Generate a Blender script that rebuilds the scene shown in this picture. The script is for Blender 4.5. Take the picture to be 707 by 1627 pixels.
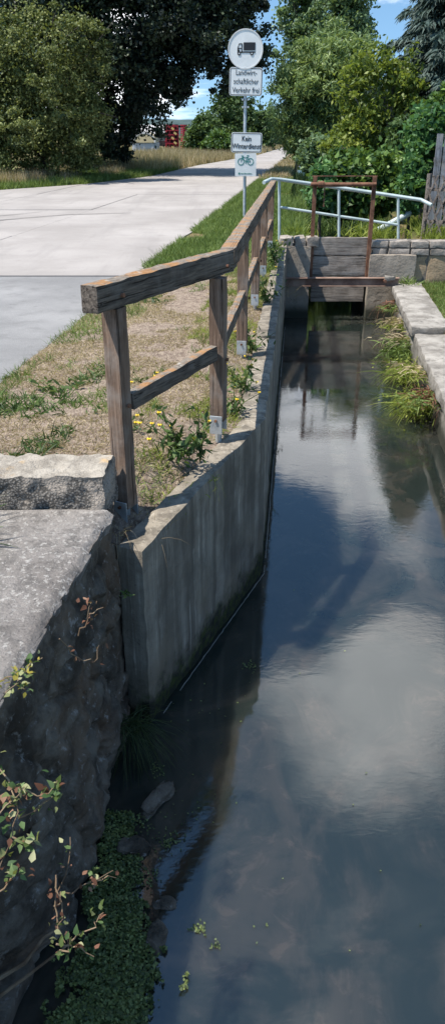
import bpy, math, random
import numpy as np
from mathutils import Vector, Matrix, Quaternion, noise as mnoise

for o in list(bpy.data.objects): bpy.data.objects.remove(o)
SC = bpy.context.scene
COL = SC.collection
R = math.radians
# ------------------------------------------------------------------ camera
FPX, PITCH, CAMZ = 1205.0, math.atan(598.5/1205.0), 1.55
cam = bpy.data.cameras.new('camera'); cam_o = bpy.data.objects.new('camera', cam); COL.objects.link(cam_o)
cam.sensor_fit = 'VERTICAL'; cam.sensor_height = 24.0; cam.lens = 24.0*FPX/1627.0
cam.clip_start = 0.05; cam.clip_end = 6000
cam_o.location = (0, 0, CAMZ); cam_o.rotation_euler = (math.pi/2-PITCH, 0, 0)
SC.camera = cam_o
# ------------------------------------------------------------------ light
SUN = Vector((-0.50, -0.20, 1.0)).normalized()            # direction towards the sun
sun = bpy.data.lights.new('sun', 'SUN'); sun.energy = 5.0; sun.angle = R(0.53); sun.color = (1.0, 0.945, 0.865)
sun_o = bpy.data.objects.new('sun', sun); COL.objects.link(sun_o)
sun_o.rotation_euler = SUN.to_track_quat('Z', 'Y').to_euler()
SC.view_settings.view_transform = 'Standard'; SC.view_settings.look = 'None'
SC.view_settings.gamma = 1.0; SC.view_settings.use_curve_mapping = False
SC.view_settings.exposure = 0.48
SC.cycles.max_bounces = 6; SC.cycles.transparent_max_bounces = 8
SC.cycles.caustics_reflective = False; SC.cycles.caustics_refractive = False

wld = bpy.data.worlds.new('World'); SC.world = wld; wld.use_nodes = True
wn, wl = wld.node_tree.nodes, wld.node_tree.links
wn.clear()
def W(t, **k):
    n = wn.new(t)
    for a, b in k.items(): setattr(n, a, b)
    return n
def wmath(op, a, b=None, c=None):
    n = W('ShaderNodeMath', operation=op)
    for i, v in enumerate((a, b, c)):
        if v is None: continue
        if hasattr(v, 'links') or hasattr(v, 'is_linked'): wl.new(v, n.inputs[i])
        else: n.inputs[i].default_value = v
    return n.outputs[0]
sky = W('ShaderNodeTexSky', sky_type='NISHITA', sun_disc=False)
sky.sun_elevation = math.asin(SUN.z); sky.sun_rotation = math.atan2(SUN.x, SUN.y)
sky.air_density = 1.0; sky.dust_density = 0.1; sky.ozone_density = 3.0
tc = W('ShaderNodeTexCoord')
lift = W('ShaderNodeVectorMath', operation='ADD'); wl.new(tc.outputs['Generated'], lift.inputs[0]); lift.inputs[1].default_value = (0, 0, .13)
lnor = W('ShaderNodeVectorMath', operation='NORMALIZE'); wl.new(lift.outputs[0], lnor.inputs[0]); wl.new(lnor.outputs[0], sky.inputs['Vector'])
sep = W('ShaderNodeSeparateXYZ'); wl.new(tc.outputs['Generated'], sep.inputs[0])
den = wmath('ADD', wmath('MAXIMUM', sep.outputs[2], 0.0), 0.22)
cmb = W('ShaderNodeCombineXYZ')
wl.new(wmath('DIVIDE', sep.outputs[0], den), cmb.inputs[0]); wl.new(wmath('DIVIDE', sep.outputs[1], den), cmb.inputs[1])
cmb.inputs[2].default_value = 3.7
nz = W('ShaderNodeTexNoise'); nz.inputs['Scale'].default_value = 1.55; nz.inputs['Detail'].default_value = 7; nz.inputs['Roughness'].default_value = 0.56
nz.inputs['Distortion'].default_value = 0.35
wl.new(cmb.outputs[0], nz.inputs['Vector'])
nz2 = W('ShaderNodeTexNoise'); nz2.inputs['Scale'].default_value = 4.5; nz2.inputs['Detail'].default_value = 6
wl.new(cmb.outputs[0], nz2.inputs['Vector'])
# cumulus banks whose mirror images lie on the canal, and the fair-weather field round them
field = wmath('SUBTRACT', nz.outputs['Fac'], 0.055)
for az, el, rad, amp in ((9, 22.0, 0.18, 0.46), (15, 36.5, 0.24, 0.36), (-9, 3.5, 0.22, 0.20), (5, 29, 0.17, -0.40), (10, 15, .12, -.2)):
    d = W('ShaderNodeVectorMath', operation='DISTANCE'); wl.new(tc.outputs['Generated'], d.inputs[0])
    d.inputs[1].default_value = (math.sin(R(az))*math.cos(R(el)), math.cos(R(az))*math.cos(R(el)), math.sin(R(el)))
    f = wmath('MAXIMUM', wmath('SUBTRACT', 1.0, wmath('DIVIDE', d.outputs['Value'], rad)), 0.0)
    field = wmath('ADD', field, wmath('MULTIPLY', f, amp))
ramp = W('ShaderNodeMapRange', interpolation_type='SMOOTHSTEP'); wl.new(field, ramp.inputs[0])
ramp.inputs[1].default_value = 0.53; ramp.inputs[2].default_value = 0.67
ccol = W('ShaderNodeMixRGB'); wl.new(nz2.outputs['Fac'], ccol.inputs[0])
ccol.inputs[1].default_value = (5.4, 5.8, 6.4, 1); ccol.inputs[2].default_value = (14.5, 14.7, 15.0, 1)
hs_ = W('ShaderNodeHueSaturation'); hs_.inputs['Hue'].default_value = .492; hs_.inputs['Saturation'].default_value = 1.08; hs_.inputs['Value'].default_value = 1.0; wl.new(sky.outputs[0], hs_.inputs['Color'])
mixc = W('ShaderNodeMixRGB'); wl.new(ramp.outputs[0], mixc.inputs[0]); wl.new(hs_.outputs[0], mixc.inputs[1]); wl.new(ccol.outputs[0], mixc.inputs[2])
bg = W('ShaderNodeBackground'); bg.inputs[1].default_value = 0.13; wl.new(mixc.outputs[0], bg.inputs[0])
wo = W('ShaderNodeOutputWorld'); wl.new(bg.outputs[0], wo.inputs[0])

# ------------------------------------------------------------------ helpers
CT, ST = math.cos(PITCH), math.sin(PITCH)
def ray(x, y):
    v = y-813.5
    return (x-353.5), FPX*CT - v*ST, -FPX*ST - v*CT
def P(x, y, z):                       # the place at height z seen at photo pixel x, y
    a, b, c = ray(x, y); t = (z-CAMZ)/c
    return Vector((a*t, b*t, z))
def PY(x, y, Y):                      # the place at distance Y
    a, b, c = ray(x, y); t = Y/b
    return Vector((a*t, Y, CAMZ+c*t))
def sz(px, Y): return px*Y/1345.0     # metres spanned by px pixels at distance Y (near the horizon)
def rng(s): return np.random.default_rng(s)

def tag(o, label=None, cat=None, group=None, kind=None):
    if label: o['label'] = label
    if cat: o['category'] = cat
    if group: o['group'] = group
    if kind: o['kind'] = kind
    return o
def empty(name, loc, label, cat, group=None):
    o = bpy.data.objects.new(name, None); COL.objects.link(o); o.location = loc
    o.empty_display_size = .1
    return tag(o, label, cat, group)
def link(name, me, mat, parent=None, smooth=False):
    o = bpy.data.objects.new(name, me); COL.objects.link(o)
    if mat and not me.materials: me.materials.append(mat)
    if parent is not None:
        o.parent = parent
        o.matrix_parent_inverse = Matrix.Translation(-wloc(parent))
    if smooth:
        me.polygons.foreach_set('use_smooth', np.ones(len(me.polygons), bool))
        me.set_sharp_from_angle(angle=R(38))
    return o
def wloc(o):
    # world location of a parent: only empties carry a location, meshes are made in world coordinates
    l = Vector(o.location); p = o.parent
    return l
def fastmesh(name, V, F, tint=None):
    V = np.asarray(V, np.float32); F = np.asarray(F, np.int32)
    me = bpy.data.meshes.new(name)
    n = F.shape[1]
    me.vertices.add(len(V)); me.vertices.foreach_set('co', V.ravel())
    me.loops.add(F.size); me.loops.foreach_set('vertex_index', F.ravel())
    me.polygons.add(len(F)); me.polygons.foreach_set('loop_start', np.arange(0, F.size, n, dtype=np.int32))
    if tint is not None:
        at = me.attributes.new('tint', 'FLOAT', 'POINT'); at.data.foreach_set('value', np.asarray(tint, np.float32).ravel())
    me.update(calc_edges=True)
    return me
class MB:
    def __init__(s): s.v, s.f = [], []
    def add(s, v, f):
        n = len(s.v); s.v += [tuple(a) for a in v]; s.f += [tuple(i+n for i in q) for q in f]; return s
    def box(s, c, d, rot=None):
        v = []
        for sx in (-.5, .5):
            for sy in (-.5, .5):
                for sz_ in (-.5, .5):
                    p = Vector((sx*d[0], sy*d[1], sz_*d[2]))
                    if rot: p = rot @ p
                    v.append(p+Vector(c))
        return s.add(v, [(0,1,3,2),(4,6,7,5),(0,4,5,1),(2,3,7,6),(0,2,6,4),(1,5,7,3)])
    def beam(s, a, b, w, h, up=(0,0,1)):
        a, b = Vector(a), Vector(b); d = (b-a); L = d.length; d.normalize()
        x = d.cross(Vector(up)); x = x.normalized() if x.length > 1e-5 else Vector((1,0,0)); z = x.cross(d)
        rot = Matrix((x, d, z)).transposed()
        return s.box((a+b)/2, (w, L, h), rot)
    def tube(s, pts, rad, n=8, cap=True):
        pts = [Vector(p) for p in pts]
        if not hasattr(rad, '__len__'): rad = [rad]*len(pts)
        v = []; f = []; prev = None
        for i, p in enumerate(pts):
            d = (pts[min(i+1, len(pts)-1)]-pts[max(i-1, 0)]).normalized()
            if prev is None:
                x = d.orthogonal().normalized()
            else:
                x = (prev - d*prev.dot(d)).normalized()
            prev = x; y = d.cross(x)
            for k in range(n):
                a = 2*math.pi*k/n
                v.append(p + (x*math.cos(a)+y*math.sin(a))*rad[i])
        for i in range(len(pts)-1):
            for k in range(n):
                f.append((i*n+k, i*n+(k+1) % n, (i+1)*n+(k+1) % n, (i+1)*n+k))
        if cap:
            f.append(tuple(range(n-1, -1, -1))); f.append(tuple((len(pts)-1)*n+k for k in range(n)))
        return s.add(v, f)
    def disc(s, c, r, th, n=32, ry=None):       # a disc standing in the XZ plane
        ry = ry or r; v = []
        for y in (-th/2, th/2):
            for k in range(n):
                a = 2*math.pi*k/n; v.append((c[0]+r*math.cos(a), c[1]+y, c[2]+ry*math.sin(a)))
        f = [tuple(range(n)), tuple(range(2*n-1, n-1, -1))]+[(k, n+k, n+(k+1) % n, (k+1) % n) for k in range(n)]
        return s.add(v, f)
    def ring(s, c, r0, r1, th, n=32):
        v = []
        for y in (-th/2, th/2):
            for r in (r0, r1):
                for k in range(n):
                    a = 2*math.pi*k/n; v.append((c[0]+r*math.cos(a), c[1]+y, c[2]+r*math.sin(a)))
        f = []
        for k in range(n):
            j = (k+1) % n
            f += [(k, n+k, n+j, j), (2*n+j, 3*n+j, 3*n+k, 2*n+k), (n+k, 3*n+k, 3*n+j, n+j), (j, 2*n+j, 2*n+k, k)]
        return s.add(v, f)
    def mesh(s, name):
        me = bpy.data.meshes.new(name); me.from_pydata(s.v, [], s.f); me.update(); return me
    def build(s, name, mat, parent=None, smooth=False, bevel=0):
        o = link(name, s.mesh(name), mat, parent, smooth)
        if bevel:
            b = o.modifiers.new('bevel', 'BEVEL'); b.width = bevel; b.segments = 2; b.limit_method = 'ANGLE'; b.angle_limit = R(40)
        return o
def nz3(p, s=1.0, seed=0.0, oct=3):
    q = Vector((p[0]*s+seed*7.31, p[1]*s-seed*3.17, p[2]*s+seed*1.93))
    return Vector((mnoise.fractal(q, 1.0, 2.0, oct), mnoise.fractal(q+Vector((31.4, 0, 0)), 1.0, 2.0, oct), mnoise.fractal(q+Vector((0, 47.1, 0)), 1.0, 2.0, oct)))
def hexa(bot, top, n, amp=0.0, ns=6.0, seed=0, rnd=0.0, oct=4):
    """closed block between a bottom and a top quad (00,10,11,01), gridded, worn by noise, corners rounded by rnd"""
    B = [Vector(p) for p in bot]; T = [Vector(p) for p in top]
    nx, ny, nzz = n; idx = {}; V = []; F = []
    cen = sum(B+T, Vector())/8
    def vid(i, j, k):
        key = (i, j, k)
        if key in idx: return idx[key]
        u, w, t = i/nx, j/ny, k/nzz
        b = B[0].lerp(B[1], u).lerp(B[3].lerp(B[2], u), w); c = T[0].lerp(T[1], u).lerp(T[3].lerp(T[2], u), w)
        p = b.lerp(c, t)
        e = (i in (0, nx))+(j in (0, ny))+(k in (0, nzz))
        if rnd and e >= 2:
            p = p + (cen-p).normalized()*0 
            d = Vector((0, 0, 0))
            if i in (0, nx): d += (B[1]-B[0]).normalized()*(1 if i == 0 else -1)
            if j in (0, ny): d += (B[3]-B[0]).normalized()*(1 if j == 0 else -1)
            if k in (0, nzz): d += (T[0]-B[0]).normalized()*(1 if k == 0 else -1)
            p = p + d*rnd*0.4
        if amp: p = p + nz3(p, ns, seed, oct)*amp
        idx[key] = len(V); V.append(p); return idx[key]
    for i in range(nx):
        for j in range(ny):
            F.append((vid(i,j,0), vid(i,j+1,0), vid(i+1,j+1,0), vid(i+1,j,0)))
            F.append((vid(i,j,nzz), vid(i+1,j,nzz), vid(i+1,j+1,nzz), vid(i,j+1,nzz)))
    for i in range(nx):
        for k in range(nzz):
            F.append((vid(i,0,k), vid(i+1,0,k), vid(i+1,0,k+1), vid(i,0,k+1)))
            F.append((vid(i,ny,k), vid(i,ny,k+1), vid(i+1,ny,k+1), vid(i+1,ny,k)))
    for j in range(ny):
        for k in range(nzz):
            F.append((vid(0,j,k), vid(0,j,k+1), vid(0,j+1,k+1), vid(0,j+1,k)))
            F.append((vid(nx,j,k), vid(nx,j+1,k), vid(nx,j+1,k+1), vid(nx,j,k+1)))
    return V, F
def hbox(c, d, rot=None, n=(2,2,2), **k):
    q = [(-.5,-.5), (.5,-.5), (.5,.5), (-.5,.5)]
    f = lambda z: [Vector(c)+(rot @ Vector((a*d[0], b*d[1], z*d[2])) if rot else Vector((a*d[0], b*d[1], z*d[2]))) for a, b in q]
    return hexa(f(-.5), f(.5), n, **k)
def hbeam(a, b, w, h, nl=20, nc=3, up=(0,0,1), **k):
    a, b = Vector(a), Vector(b); d = b-a; L = d.length; d.normalize()
    x = d.cross(Vector(up)).normalized(); z = x.cross(d); rot = Matrix((x, d, z)).transposed()
    return hbox((a+b)/2, (w, L, h), rot, (nc, nl, nc), **k)

# ------------------------------------------------------------------ materials
class M:
    def __init__(s, name, rough=.85, spec=.3):
        s.m = bpy.data.materials.new(name); s.m.use_nodes = True
        s.n, s.l = s.m.node_tree.nodes, s.m.node_tree.links
        s.b = s.n['Principled BSDF']; s.out = s.n['Material Output']
        s.b.inputs['Roughness'].default_value = rough; s.b.inputs['Specular IOR Level'].default_value = spec
        s._pos = None
    def node(s, t, **k):
        n = s.n.new(t)
        for a, b in k.items(): setattr(n, a, b)
        return n
    def pos(s):
        if s._pos is None: s._pos = s.node('ShaderNodeNewGeometry').outputs['Position']
        return s._pos
    def scaled(s, v):
        mp = s.node('ShaderNodeMapping'); mp.inputs['Scale'].default_value = v; s.l.new(s.pos(), mp.inputs[0]); return mp.outputs[0]
    def noise(s, scale, detail=6, rough=.6, vec=None, dist=0):
        n = s.node('ShaderNodeTexNoise'); s.l.new(vec or s.pos(), n.inputs['Vector'])
        n.inputs['Scale'].default_value = scale; n.inputs['Detail'].default_value = detail; n.inputs['Roughness'].default_value = rough; n.inputs['Distortion'].default_value = dist
        return n.outputs['Fac']
    def voro(s, scale, vec=None, feat='F1', out='Distance'):
        n = s.node('ShaderNodeTexVoronoi', feature=feat); s.l.new(vec or s.pos(), n.inputs['Vector']); n.inputs['Scale'].default_value = scale
        return n.outputs[out]
    def map(s, v, a, b, c=0, d=1, smooth=True):
        n = s.node('ShaderNodeMapRange'); n.interpolation_type = 'SMOOTHSTEP' if smooth else 'LINEAR'
        s.l.new(v, n.inputs[0])
        for i, x in enumerate((a, b, c, d)): n.inputs[i+1].default_value = x
        return n.outputs[0]
    def math(s, op, a, b=None):
        n = s.node('ShaderNodeMath', operation=op)
        for i, v in enumerate((a, b)):
            if v is None: continue
            if isinstance(v, (int, float)): n.inputs[i].default_value = v
            else: s.l.new(v, n.inputs[i])
        return n.outputs[0]
    def sepz(s, axis=2):
        n = s.node('ShaderNodeSeparateXYZ'); s.l.new(s.pos(), n.inputs[0]); return n.outputs[axis]
    def mix(s, f, a, b, mode='MIX'):
        n = s.node('ShaderNodeMixRGB', blend_type=mode)
        for i, v in enumerate((f, a, b)):
            if isinstance(v, (int, float)): n.inputs[i].default_value = v
            elif isinstance(v, tuple): n.inputs[i].default_value = (*v, 1) if len(v) == 3 else v
            else: s.l.new(v, n.inputs[i])
        return n.outputs[0]
    def col(s, c):
        if isinstance(c, tuple): s.b.inputs['Base Color'].default_value = (*c, 1)
        else: s.l.new(c, s.b.inputs['Base Color'])
        return s
    def rough(s, v): s.l.new(v, s.b.inputs['Roughness']); return s
    def bump(s, h, strength=.5, dist=.01):
        n = s.node('ShaderNodeBump'); n.inputs['Strength'].default_value = strength; n.inputs['Distance'].default_value = dist
        s.l.new(h, n.inputs['Height'])
        if s.b.inputs['Normal'].is_linked: s.l.new(s.b.inputs['Normal'].links[0].from_socket, n.inputs['Normal'])
        s.l.new(n.outputs[0], s.b.inputs['Normal']); return s
def simple(name, c1, c2, scale=8, rough=.85, bs=60, bd=.004, bst=.5, spec=.3, metal=0):
    m = M(name, rough, spec); f = m.map(m.noise(scale), .35, .65)
    m.col(m.mix(f, c1, c2)); m.bump(m.noise(bs, 8, .7), bst, bd); m.b.inputs['Metallic'].default_value = metal
    return m.m
def foliage(name, c_dark, c_mid, c_light, rough=.55, trans=.25, spec=.35, clump=.6, each=False):
    m = M(name, rough, spec)
    a = m.node('ShaderNodeObjectInfo').outputs['Random'] if each else m.node('ShaderNodeAttribute', attribute_name='tint').outputs['Fac']
    f = m.math('ADD', m.math('MULTIPLY', a, .75), m.math('MULTIPLY', m.math('SUBTRACT', m.noise(clump, 3), .5), .9))
    r = m.node('ShaderNodeValToRGB'); m.l.new(f, r.inputs[0])
    e = r.color_ramp.elements; e[0].position = .08; e[0].color = (*c_dark, 1); e[1].position = .78; e[1].color = (*c_light, 1)
    q = r.color_ramp.elements.new(.42); q.color = (*c_mid, 1)
    m.col(r.outputs[0])
    if trans:
        t = m.node('ShaderNodeBsdfTranslucent'); m.l.new(m.mix(.5, r.outputs[0], (c_light[0]*1.4, c_light[1]*1.5, c_light[2]*.5)), t.inputs[0])
        x = m.node('ShaderNodeMixShader'); x.inputs[0].default_value = trans
        m.l.new(m.b.outputs[0], x.inputs[1]); m.l.new(t.outputs[0], x.inputs[2]); m.l.new(x.outputs[0], m.out.inputs[0])
    return m.m

# old cast concrete of the wing wall: weathered dark, leached pale streaks, moss near the water
m = M('wall_concrete', .9)
str1 = m.noise(1.0, 5, .65, m.scaled((11, 11, .55)))
str2 = m.noise(1.0, 4, .6, m.scaled((46, 46, 1.0)))
patch = m.noise(3.2, 6, .65)
c = m.mix(m.map(patch, .3, .7), (.185, .157, .122), (.36, .315, .25))
c = m.mix(m.map(str1, .36, .60, .30, 1), (.088, .076, .060), c)
c = m.mix(m.math('MULTIPLY', m.map(str2, .55, .72), m.map(patch, .40, .60, 0, .75)), c, (.52, .47, .39))
c = m.mix(m.map(m.noise(34, 5, .7), .60, .70, 0, .55), c, (.07, .066, .058))
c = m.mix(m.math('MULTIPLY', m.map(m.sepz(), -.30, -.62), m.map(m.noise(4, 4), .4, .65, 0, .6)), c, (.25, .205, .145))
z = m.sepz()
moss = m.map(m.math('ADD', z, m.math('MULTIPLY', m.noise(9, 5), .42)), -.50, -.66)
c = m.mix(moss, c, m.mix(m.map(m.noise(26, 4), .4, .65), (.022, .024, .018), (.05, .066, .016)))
m.col(c); m.bump(m.noise(120, 5, .75), .6, .006); m.bump(m.noise(14, 6, .6), .6, .016); m.bump(str2, .2, .006)
WALLC = m.m
# pitted deck concrete with pale lichen and exposed aggregate
m = M('deck_concrete', .92)
n1 = m.noise(2.2, 6, .6); agg = m.voro(95); fl = m.noise(42, 5, .75)
c = m.mix(m.map(n1, .32, .68), (.225, .203, .185), (.35, .322, .297))
c = m.mix(m.map(m.noise(13, 6, .7), .46, .66, 0, .7), c, (.13, .12, .11))
c = m.mix(m.math('MULTIPLY', m.map(fl, .54, .61), m.map(m.noise(2.6, 3), .40, .58, 0, .95)), c, (.48, .455, .42))
c = m.mix(m.map(m.noise(60, 4, .7), .60, .70, 0, .6), c, (.10, .095, .09))
m.col(c); m.bump(m.noise(120, 6, .75), .9, .009); m.bump(m.noise(22, 6, .65), .9, .022)
DECKC = m.m
# kerb block: pebbly exposed aggregate front, smooth bright lichened top
m = M('block_concrete', .92)
geo = m.node('ShaderNodeNewGeometry'); sp = m.node('ShaderNodeSeparateXYZ'); m.l.new(geo.outputs['Normal'], sp.inputs[0])
top = m.map(sp.outputs[2], .35, .7)
agg = m.node('ShaderNodeTexVoronoi'); m.l.new(m.pos(), agg.inputs['Vector']); agg.inputs['Scale'].default_value = 105
pt = m.map(m.noise(6.5, 4), .42, .56)
side = m.mix(pt, (.36, .31, .26), m.mix(m.map(agg.outputs['Distance'], .25, .65), (.27, .245, .215), (.085, .077, .068)))
side = m.mix(m.map(m.noise(110, 3), .55, .68), side, (.10, .09, .08))
tp = m.mix(m.map(m.noise(14, 7, .7), .35, .65), (.25, .222, .185), (.42, .38, .32))
tp = m.mix(m.map(m.noise(5.5, 4), .60, .72, 0, .7), tp, (.52, .33, .13))
tp = m.mix(m.map(m.noise(48, 4), .62, .70, 0, .7), tp, (.17, .155, .14))
m.col(m.mix(top, side, tp)); m.bump(m.math('MULTIPLY', agg.outputs['Distance'], -1.0), .55, .006); m.bump(m.noise(55, 6, .7), .6, .01)
BLOCKC = m.m
# dark rubble and render of the abutment's flank
m = M('rubble_stone', .95)
n1 = m.noise(5.5, 7, .68); n2 = m.noise(24, 6, .7)
c = m.mix(m.map(n1, .36, .66), (.058, .047, .036), (.215, .182, .143))
c = m.mix(m.map(m.noise(3.0, 4), .52, .68, 0, .6), c, (.18, .115, .07))
c = m.mix(m.map(n2, .57, .68, 0, .8), c, (.36, .345, .32))
m.col(c); m.bump(m.noise(75, 6, .75), .9, .012); m.bump(n1, .7, .03)
RUBBLE = m.m
# sun-bleached concrete, right bank and piers
def palec(name, a, b, dk, s=3):
    m = M(name, .92); n1 = m.noise(s, 7, .65)
    c = m.mix(m.map(n1, .33, .67), a, b); c = m.mix(m.map(m.noise(s*3.3, 6, .7), .53, .70, 0, .75), c, dk)
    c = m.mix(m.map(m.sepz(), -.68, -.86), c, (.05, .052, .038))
    m.col(c); m.bump(m.noise(90, 6, .7), .5, .006); m.bump(m.noise(17, 6, .65), .7, .02); return m.m
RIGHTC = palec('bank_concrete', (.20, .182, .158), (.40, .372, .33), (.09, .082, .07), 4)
PIERC = palec('pier_concrete', (.25, .215, .175), (.37, .325, .27), (.13, .11, .085), 2.4)
STONEC = palec('coping_stone', (.27, .235, .20), (.40, .355, .31), (.15, .13, .115), 5)
STONEB = palec('yellow_stone', (.32, .235, .15), (.42, .325, .22), (.17, .13, .10), 5)
MORTAR = simple('mortar', (.13, .115, .10), (.20, .18, .155), 20)
# weathered timber
def wood(name, a, b, lich_lit=0.0, gs=(40, 40, 3), dark=(.06, .05, .042), rz=0.0, world=False):
    m = M(name, .9, .15)
    mp = m.node('ShaderNodeMapping'); mp.inputs['Scale'].default_value = gs
    src = m.pos() if world else m.node('ShaderNodeTexCoord').outputs['Object']
    if rz:
        rt_ = m.node('ShaderNodeVectorRotate', rotation_type='Z_AXIS'); m.l.new(src, rt_.inputs['Vector']); rt_.inputs['Angle'].default_value = rz; src = rt_.outputs[0]
    m.l.new(src, mp.inputs[0])
    g = m.noise(1, 6, .65, mp.outputs[0], .6)
    mp2 = m.node('ShaderNodeMapping'); mp2.inputs['Scale'].default_value = tuple(v*(1.6 if v > 10 else .45) for v in gs); m.l.new(src, mp2.inputs[0])
    ck = m.noise(1, 3, .5, mp2.outputs[0], .3)
    c = m.mix(m.map(g, .34, .68), a, b)
    c = m.mix(m.map(m.noise(5, 5, .6), .45, .70, 0, .6), c, tuple(v*1.15 for v in b[:1])+(b[0]*1.02, b[0]*.90))
    c = m.mix(m.map(m.noise(3.1, 5, .65), .52, .72, 0, .7), c, dark)
    c = m.mix(m.map(ck, .60, .66, 0, .85), c, (.02, .016, .013))
    if lich_lit:
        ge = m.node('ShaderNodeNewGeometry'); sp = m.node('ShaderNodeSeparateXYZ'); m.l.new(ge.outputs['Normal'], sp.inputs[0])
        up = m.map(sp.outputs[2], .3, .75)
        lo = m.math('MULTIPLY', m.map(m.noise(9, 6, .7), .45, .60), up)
        c = m.mix(m.math('MULTIPLY', up, m.map(m.noise(28, 5, .7), .35, .6, .25, .75)), c, (.27, .235, .195))  # upward faces painted paler, for the sunlit rail top
        c = m.mix(m.math('MULTIPLY', lo, lich_lit), c, (.40, .19, .06))
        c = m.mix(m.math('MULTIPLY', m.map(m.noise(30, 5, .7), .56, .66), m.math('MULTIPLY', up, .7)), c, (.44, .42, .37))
    m.col(c); m.bump(m.map(ck, .56, .68, 1, 0), .6, .006); m.bump(g, .5, .006); m.bump(m.noise(60, 6, .7), .4, .004)
    return m.m
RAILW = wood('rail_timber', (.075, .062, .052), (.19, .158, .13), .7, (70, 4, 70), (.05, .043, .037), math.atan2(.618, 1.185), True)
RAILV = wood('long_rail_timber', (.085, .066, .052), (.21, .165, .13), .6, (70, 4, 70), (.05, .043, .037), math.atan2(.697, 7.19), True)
POSTW = wood('post_timber', (.118, .078, .056), (.26, .178, .128), 0, (70, 70, 3.2), (.085, .064, .05))
BOARDW = wood('gate_timber', (.16, .135, .115), (.36, .32, .28), 0, (3, 30, 45), (.11, .095, .08))
LATTW = wood('lattice_timber', (.12, .10, .088), (.24, .205, .18), 0, (18, 18, 18), (.10, .085, .075))
GREYW = wood('grey_board', (.17, .18, .20), (.34, .35, .37), 0, (30, 30, 2))
BARK = simple('bark', (.055, .045, .036), (.13, .11, .09), 9, .95, 30, .03, .9)
BARKG = simple('grey_bark', (.12, .11, .095), (.24, .22, .19), 9, .95, 30, .02, .9)
RUST = simple('rusty_steel', (.10, .045, .028), (.23, .115, .07), 9, .8, 80, .003, .6)
RUSTL = simple('worn_beam_steel', (.17, .10, .075), (.34, .235, .18), 5, .75, 60, .003, .6)
GALV = simple('galvanised_steel', (.40, .43, .45), (.56, .59, .61), 14, .45, 120, .001, .3, .5, .55)
PAINT = simple('pale_green_paint', (.36, .44, .44), (.48, .56, .56), 6, .5, 80, .001, .4, .5)
PIPEW = simple('pale_pipe', (.46, .52, .53), (.60, .66, .66), 4, .5, 60, .001, .3, .5)
def flat(name, c, rough=.5, spec=.4):
    m = M(name, rough, spec); n = m.noise(6, 5); m.col(m.mix(m.map(n, .3, .7), tuple(v*.9 for v in c), c)); return m.m
SIGNW = flat('sign_white', (.80, .81, .80), .35)
SIGNR = flat('faded_rim', (.70, .69, .67), .4)
SIGNB = flat('sign_black', (.02, .02, .024), .4)
SIGNG = flat('sign_green', (.03, .22, .19), .4)
SIGNK = flat('sign_back', (.36, .37, .38), .4)
# soils and roads
m = M('dry_soil', .97, .1)
n1 = m.noise(1.6, 7, .65); n2 = m.noise(16, 7, .72); st = m.noise(1, 5, .7, m.scaled((95, 40, 60)))
c = m.mix(m.map(n2, .34, .66), (.17, .125, .098), (.36, .282, .222))
c = m.mix(m.map(st, .48, .62, 0, .8), c, (.50, .415, .315))
c = m.mix(m.map(n1, .58, .72, 0, .45), c, (.12, .10, .065))
m.col(c); m.bump(m.noise(70, 7, .75), .9, .012); m.bump(n2, .8, .03)
SOIL = m.m
m = M('turf', .95, .1); n1 = m.noise(.35, 6, .6)
m.col(m.mix(m.map(n1, .38, .62), (.065, .08, .022), (.21, .165, .085))); m.bump(m.noise(20, 6, .7), .9, .03)
TURF = m.m
m = M('road_concrete', .9, .25)
n1 = m.noise(.5, 7, .6); n2 = m.noise(140, 4, .7)
c = m.mix(m.map(n1, .32, .68), (.315, .290, .270), (.405, .375, .352))
c = m.mix(m.map(m.noise(2.3, 7, .7), .50, .72, 0, .5), c, (.27, .25, .235))
c = m.mix(m.map(m.noise(22, 5, .7), .58, .72, 0, .6), c, (.20, .187, .175))
c = m.mix(m.map(n2, .58, .72, 0, .5), c, (.25, .235, .22))
c = m.mix(m.map(m.noise(1.3, 5, .6, m.scaled((1.6, .12, 1))), .50, .68, 0, .45), c, (.27, .25, .236))
crk = m.voro(.33, m.mix(.06, m.pos(), m.node('ShaderNodeTexNoise').outputs['Color'], 'ADD'), 'DISTANCE_TO_EDGE')
c = m.mix(m.math('MULTIPLY', m.map(crk, .002, .007, .45, 0), m.map(m.noise(.16, 2), .52, .6)), c, (.17, .16, .15))
m.col(c); m.bump(n2, .4, .003)
ROADC = m.m
m = M('old_asphalt', .93, .25)
n1 = m.noise(.8, 6, .6); n2 = m.voro(120)
c = m.mix(m.map(n1, .32, .68), (.20, .198, .196), (.30, .295, .29))
c = m.mix(m.map(m.noise(3.1, 7, .7), .48, .7, 0, .6), c, (.165, .163, .16))
c = m.mix(m.map(n2, .1, .5, .35, 0), c, (.42, .41, .40)); c = m.mix(m.map(m.noise(7, 5), .62, .74, 0, .5), c, (.13, .128, .125))
m.col(c); m.bump(n2, .5, .004)
ASPH = m.m
JOINT = simple('joint_tar', (.10, .095, .09), (.17, .16, .15), 10)
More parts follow.
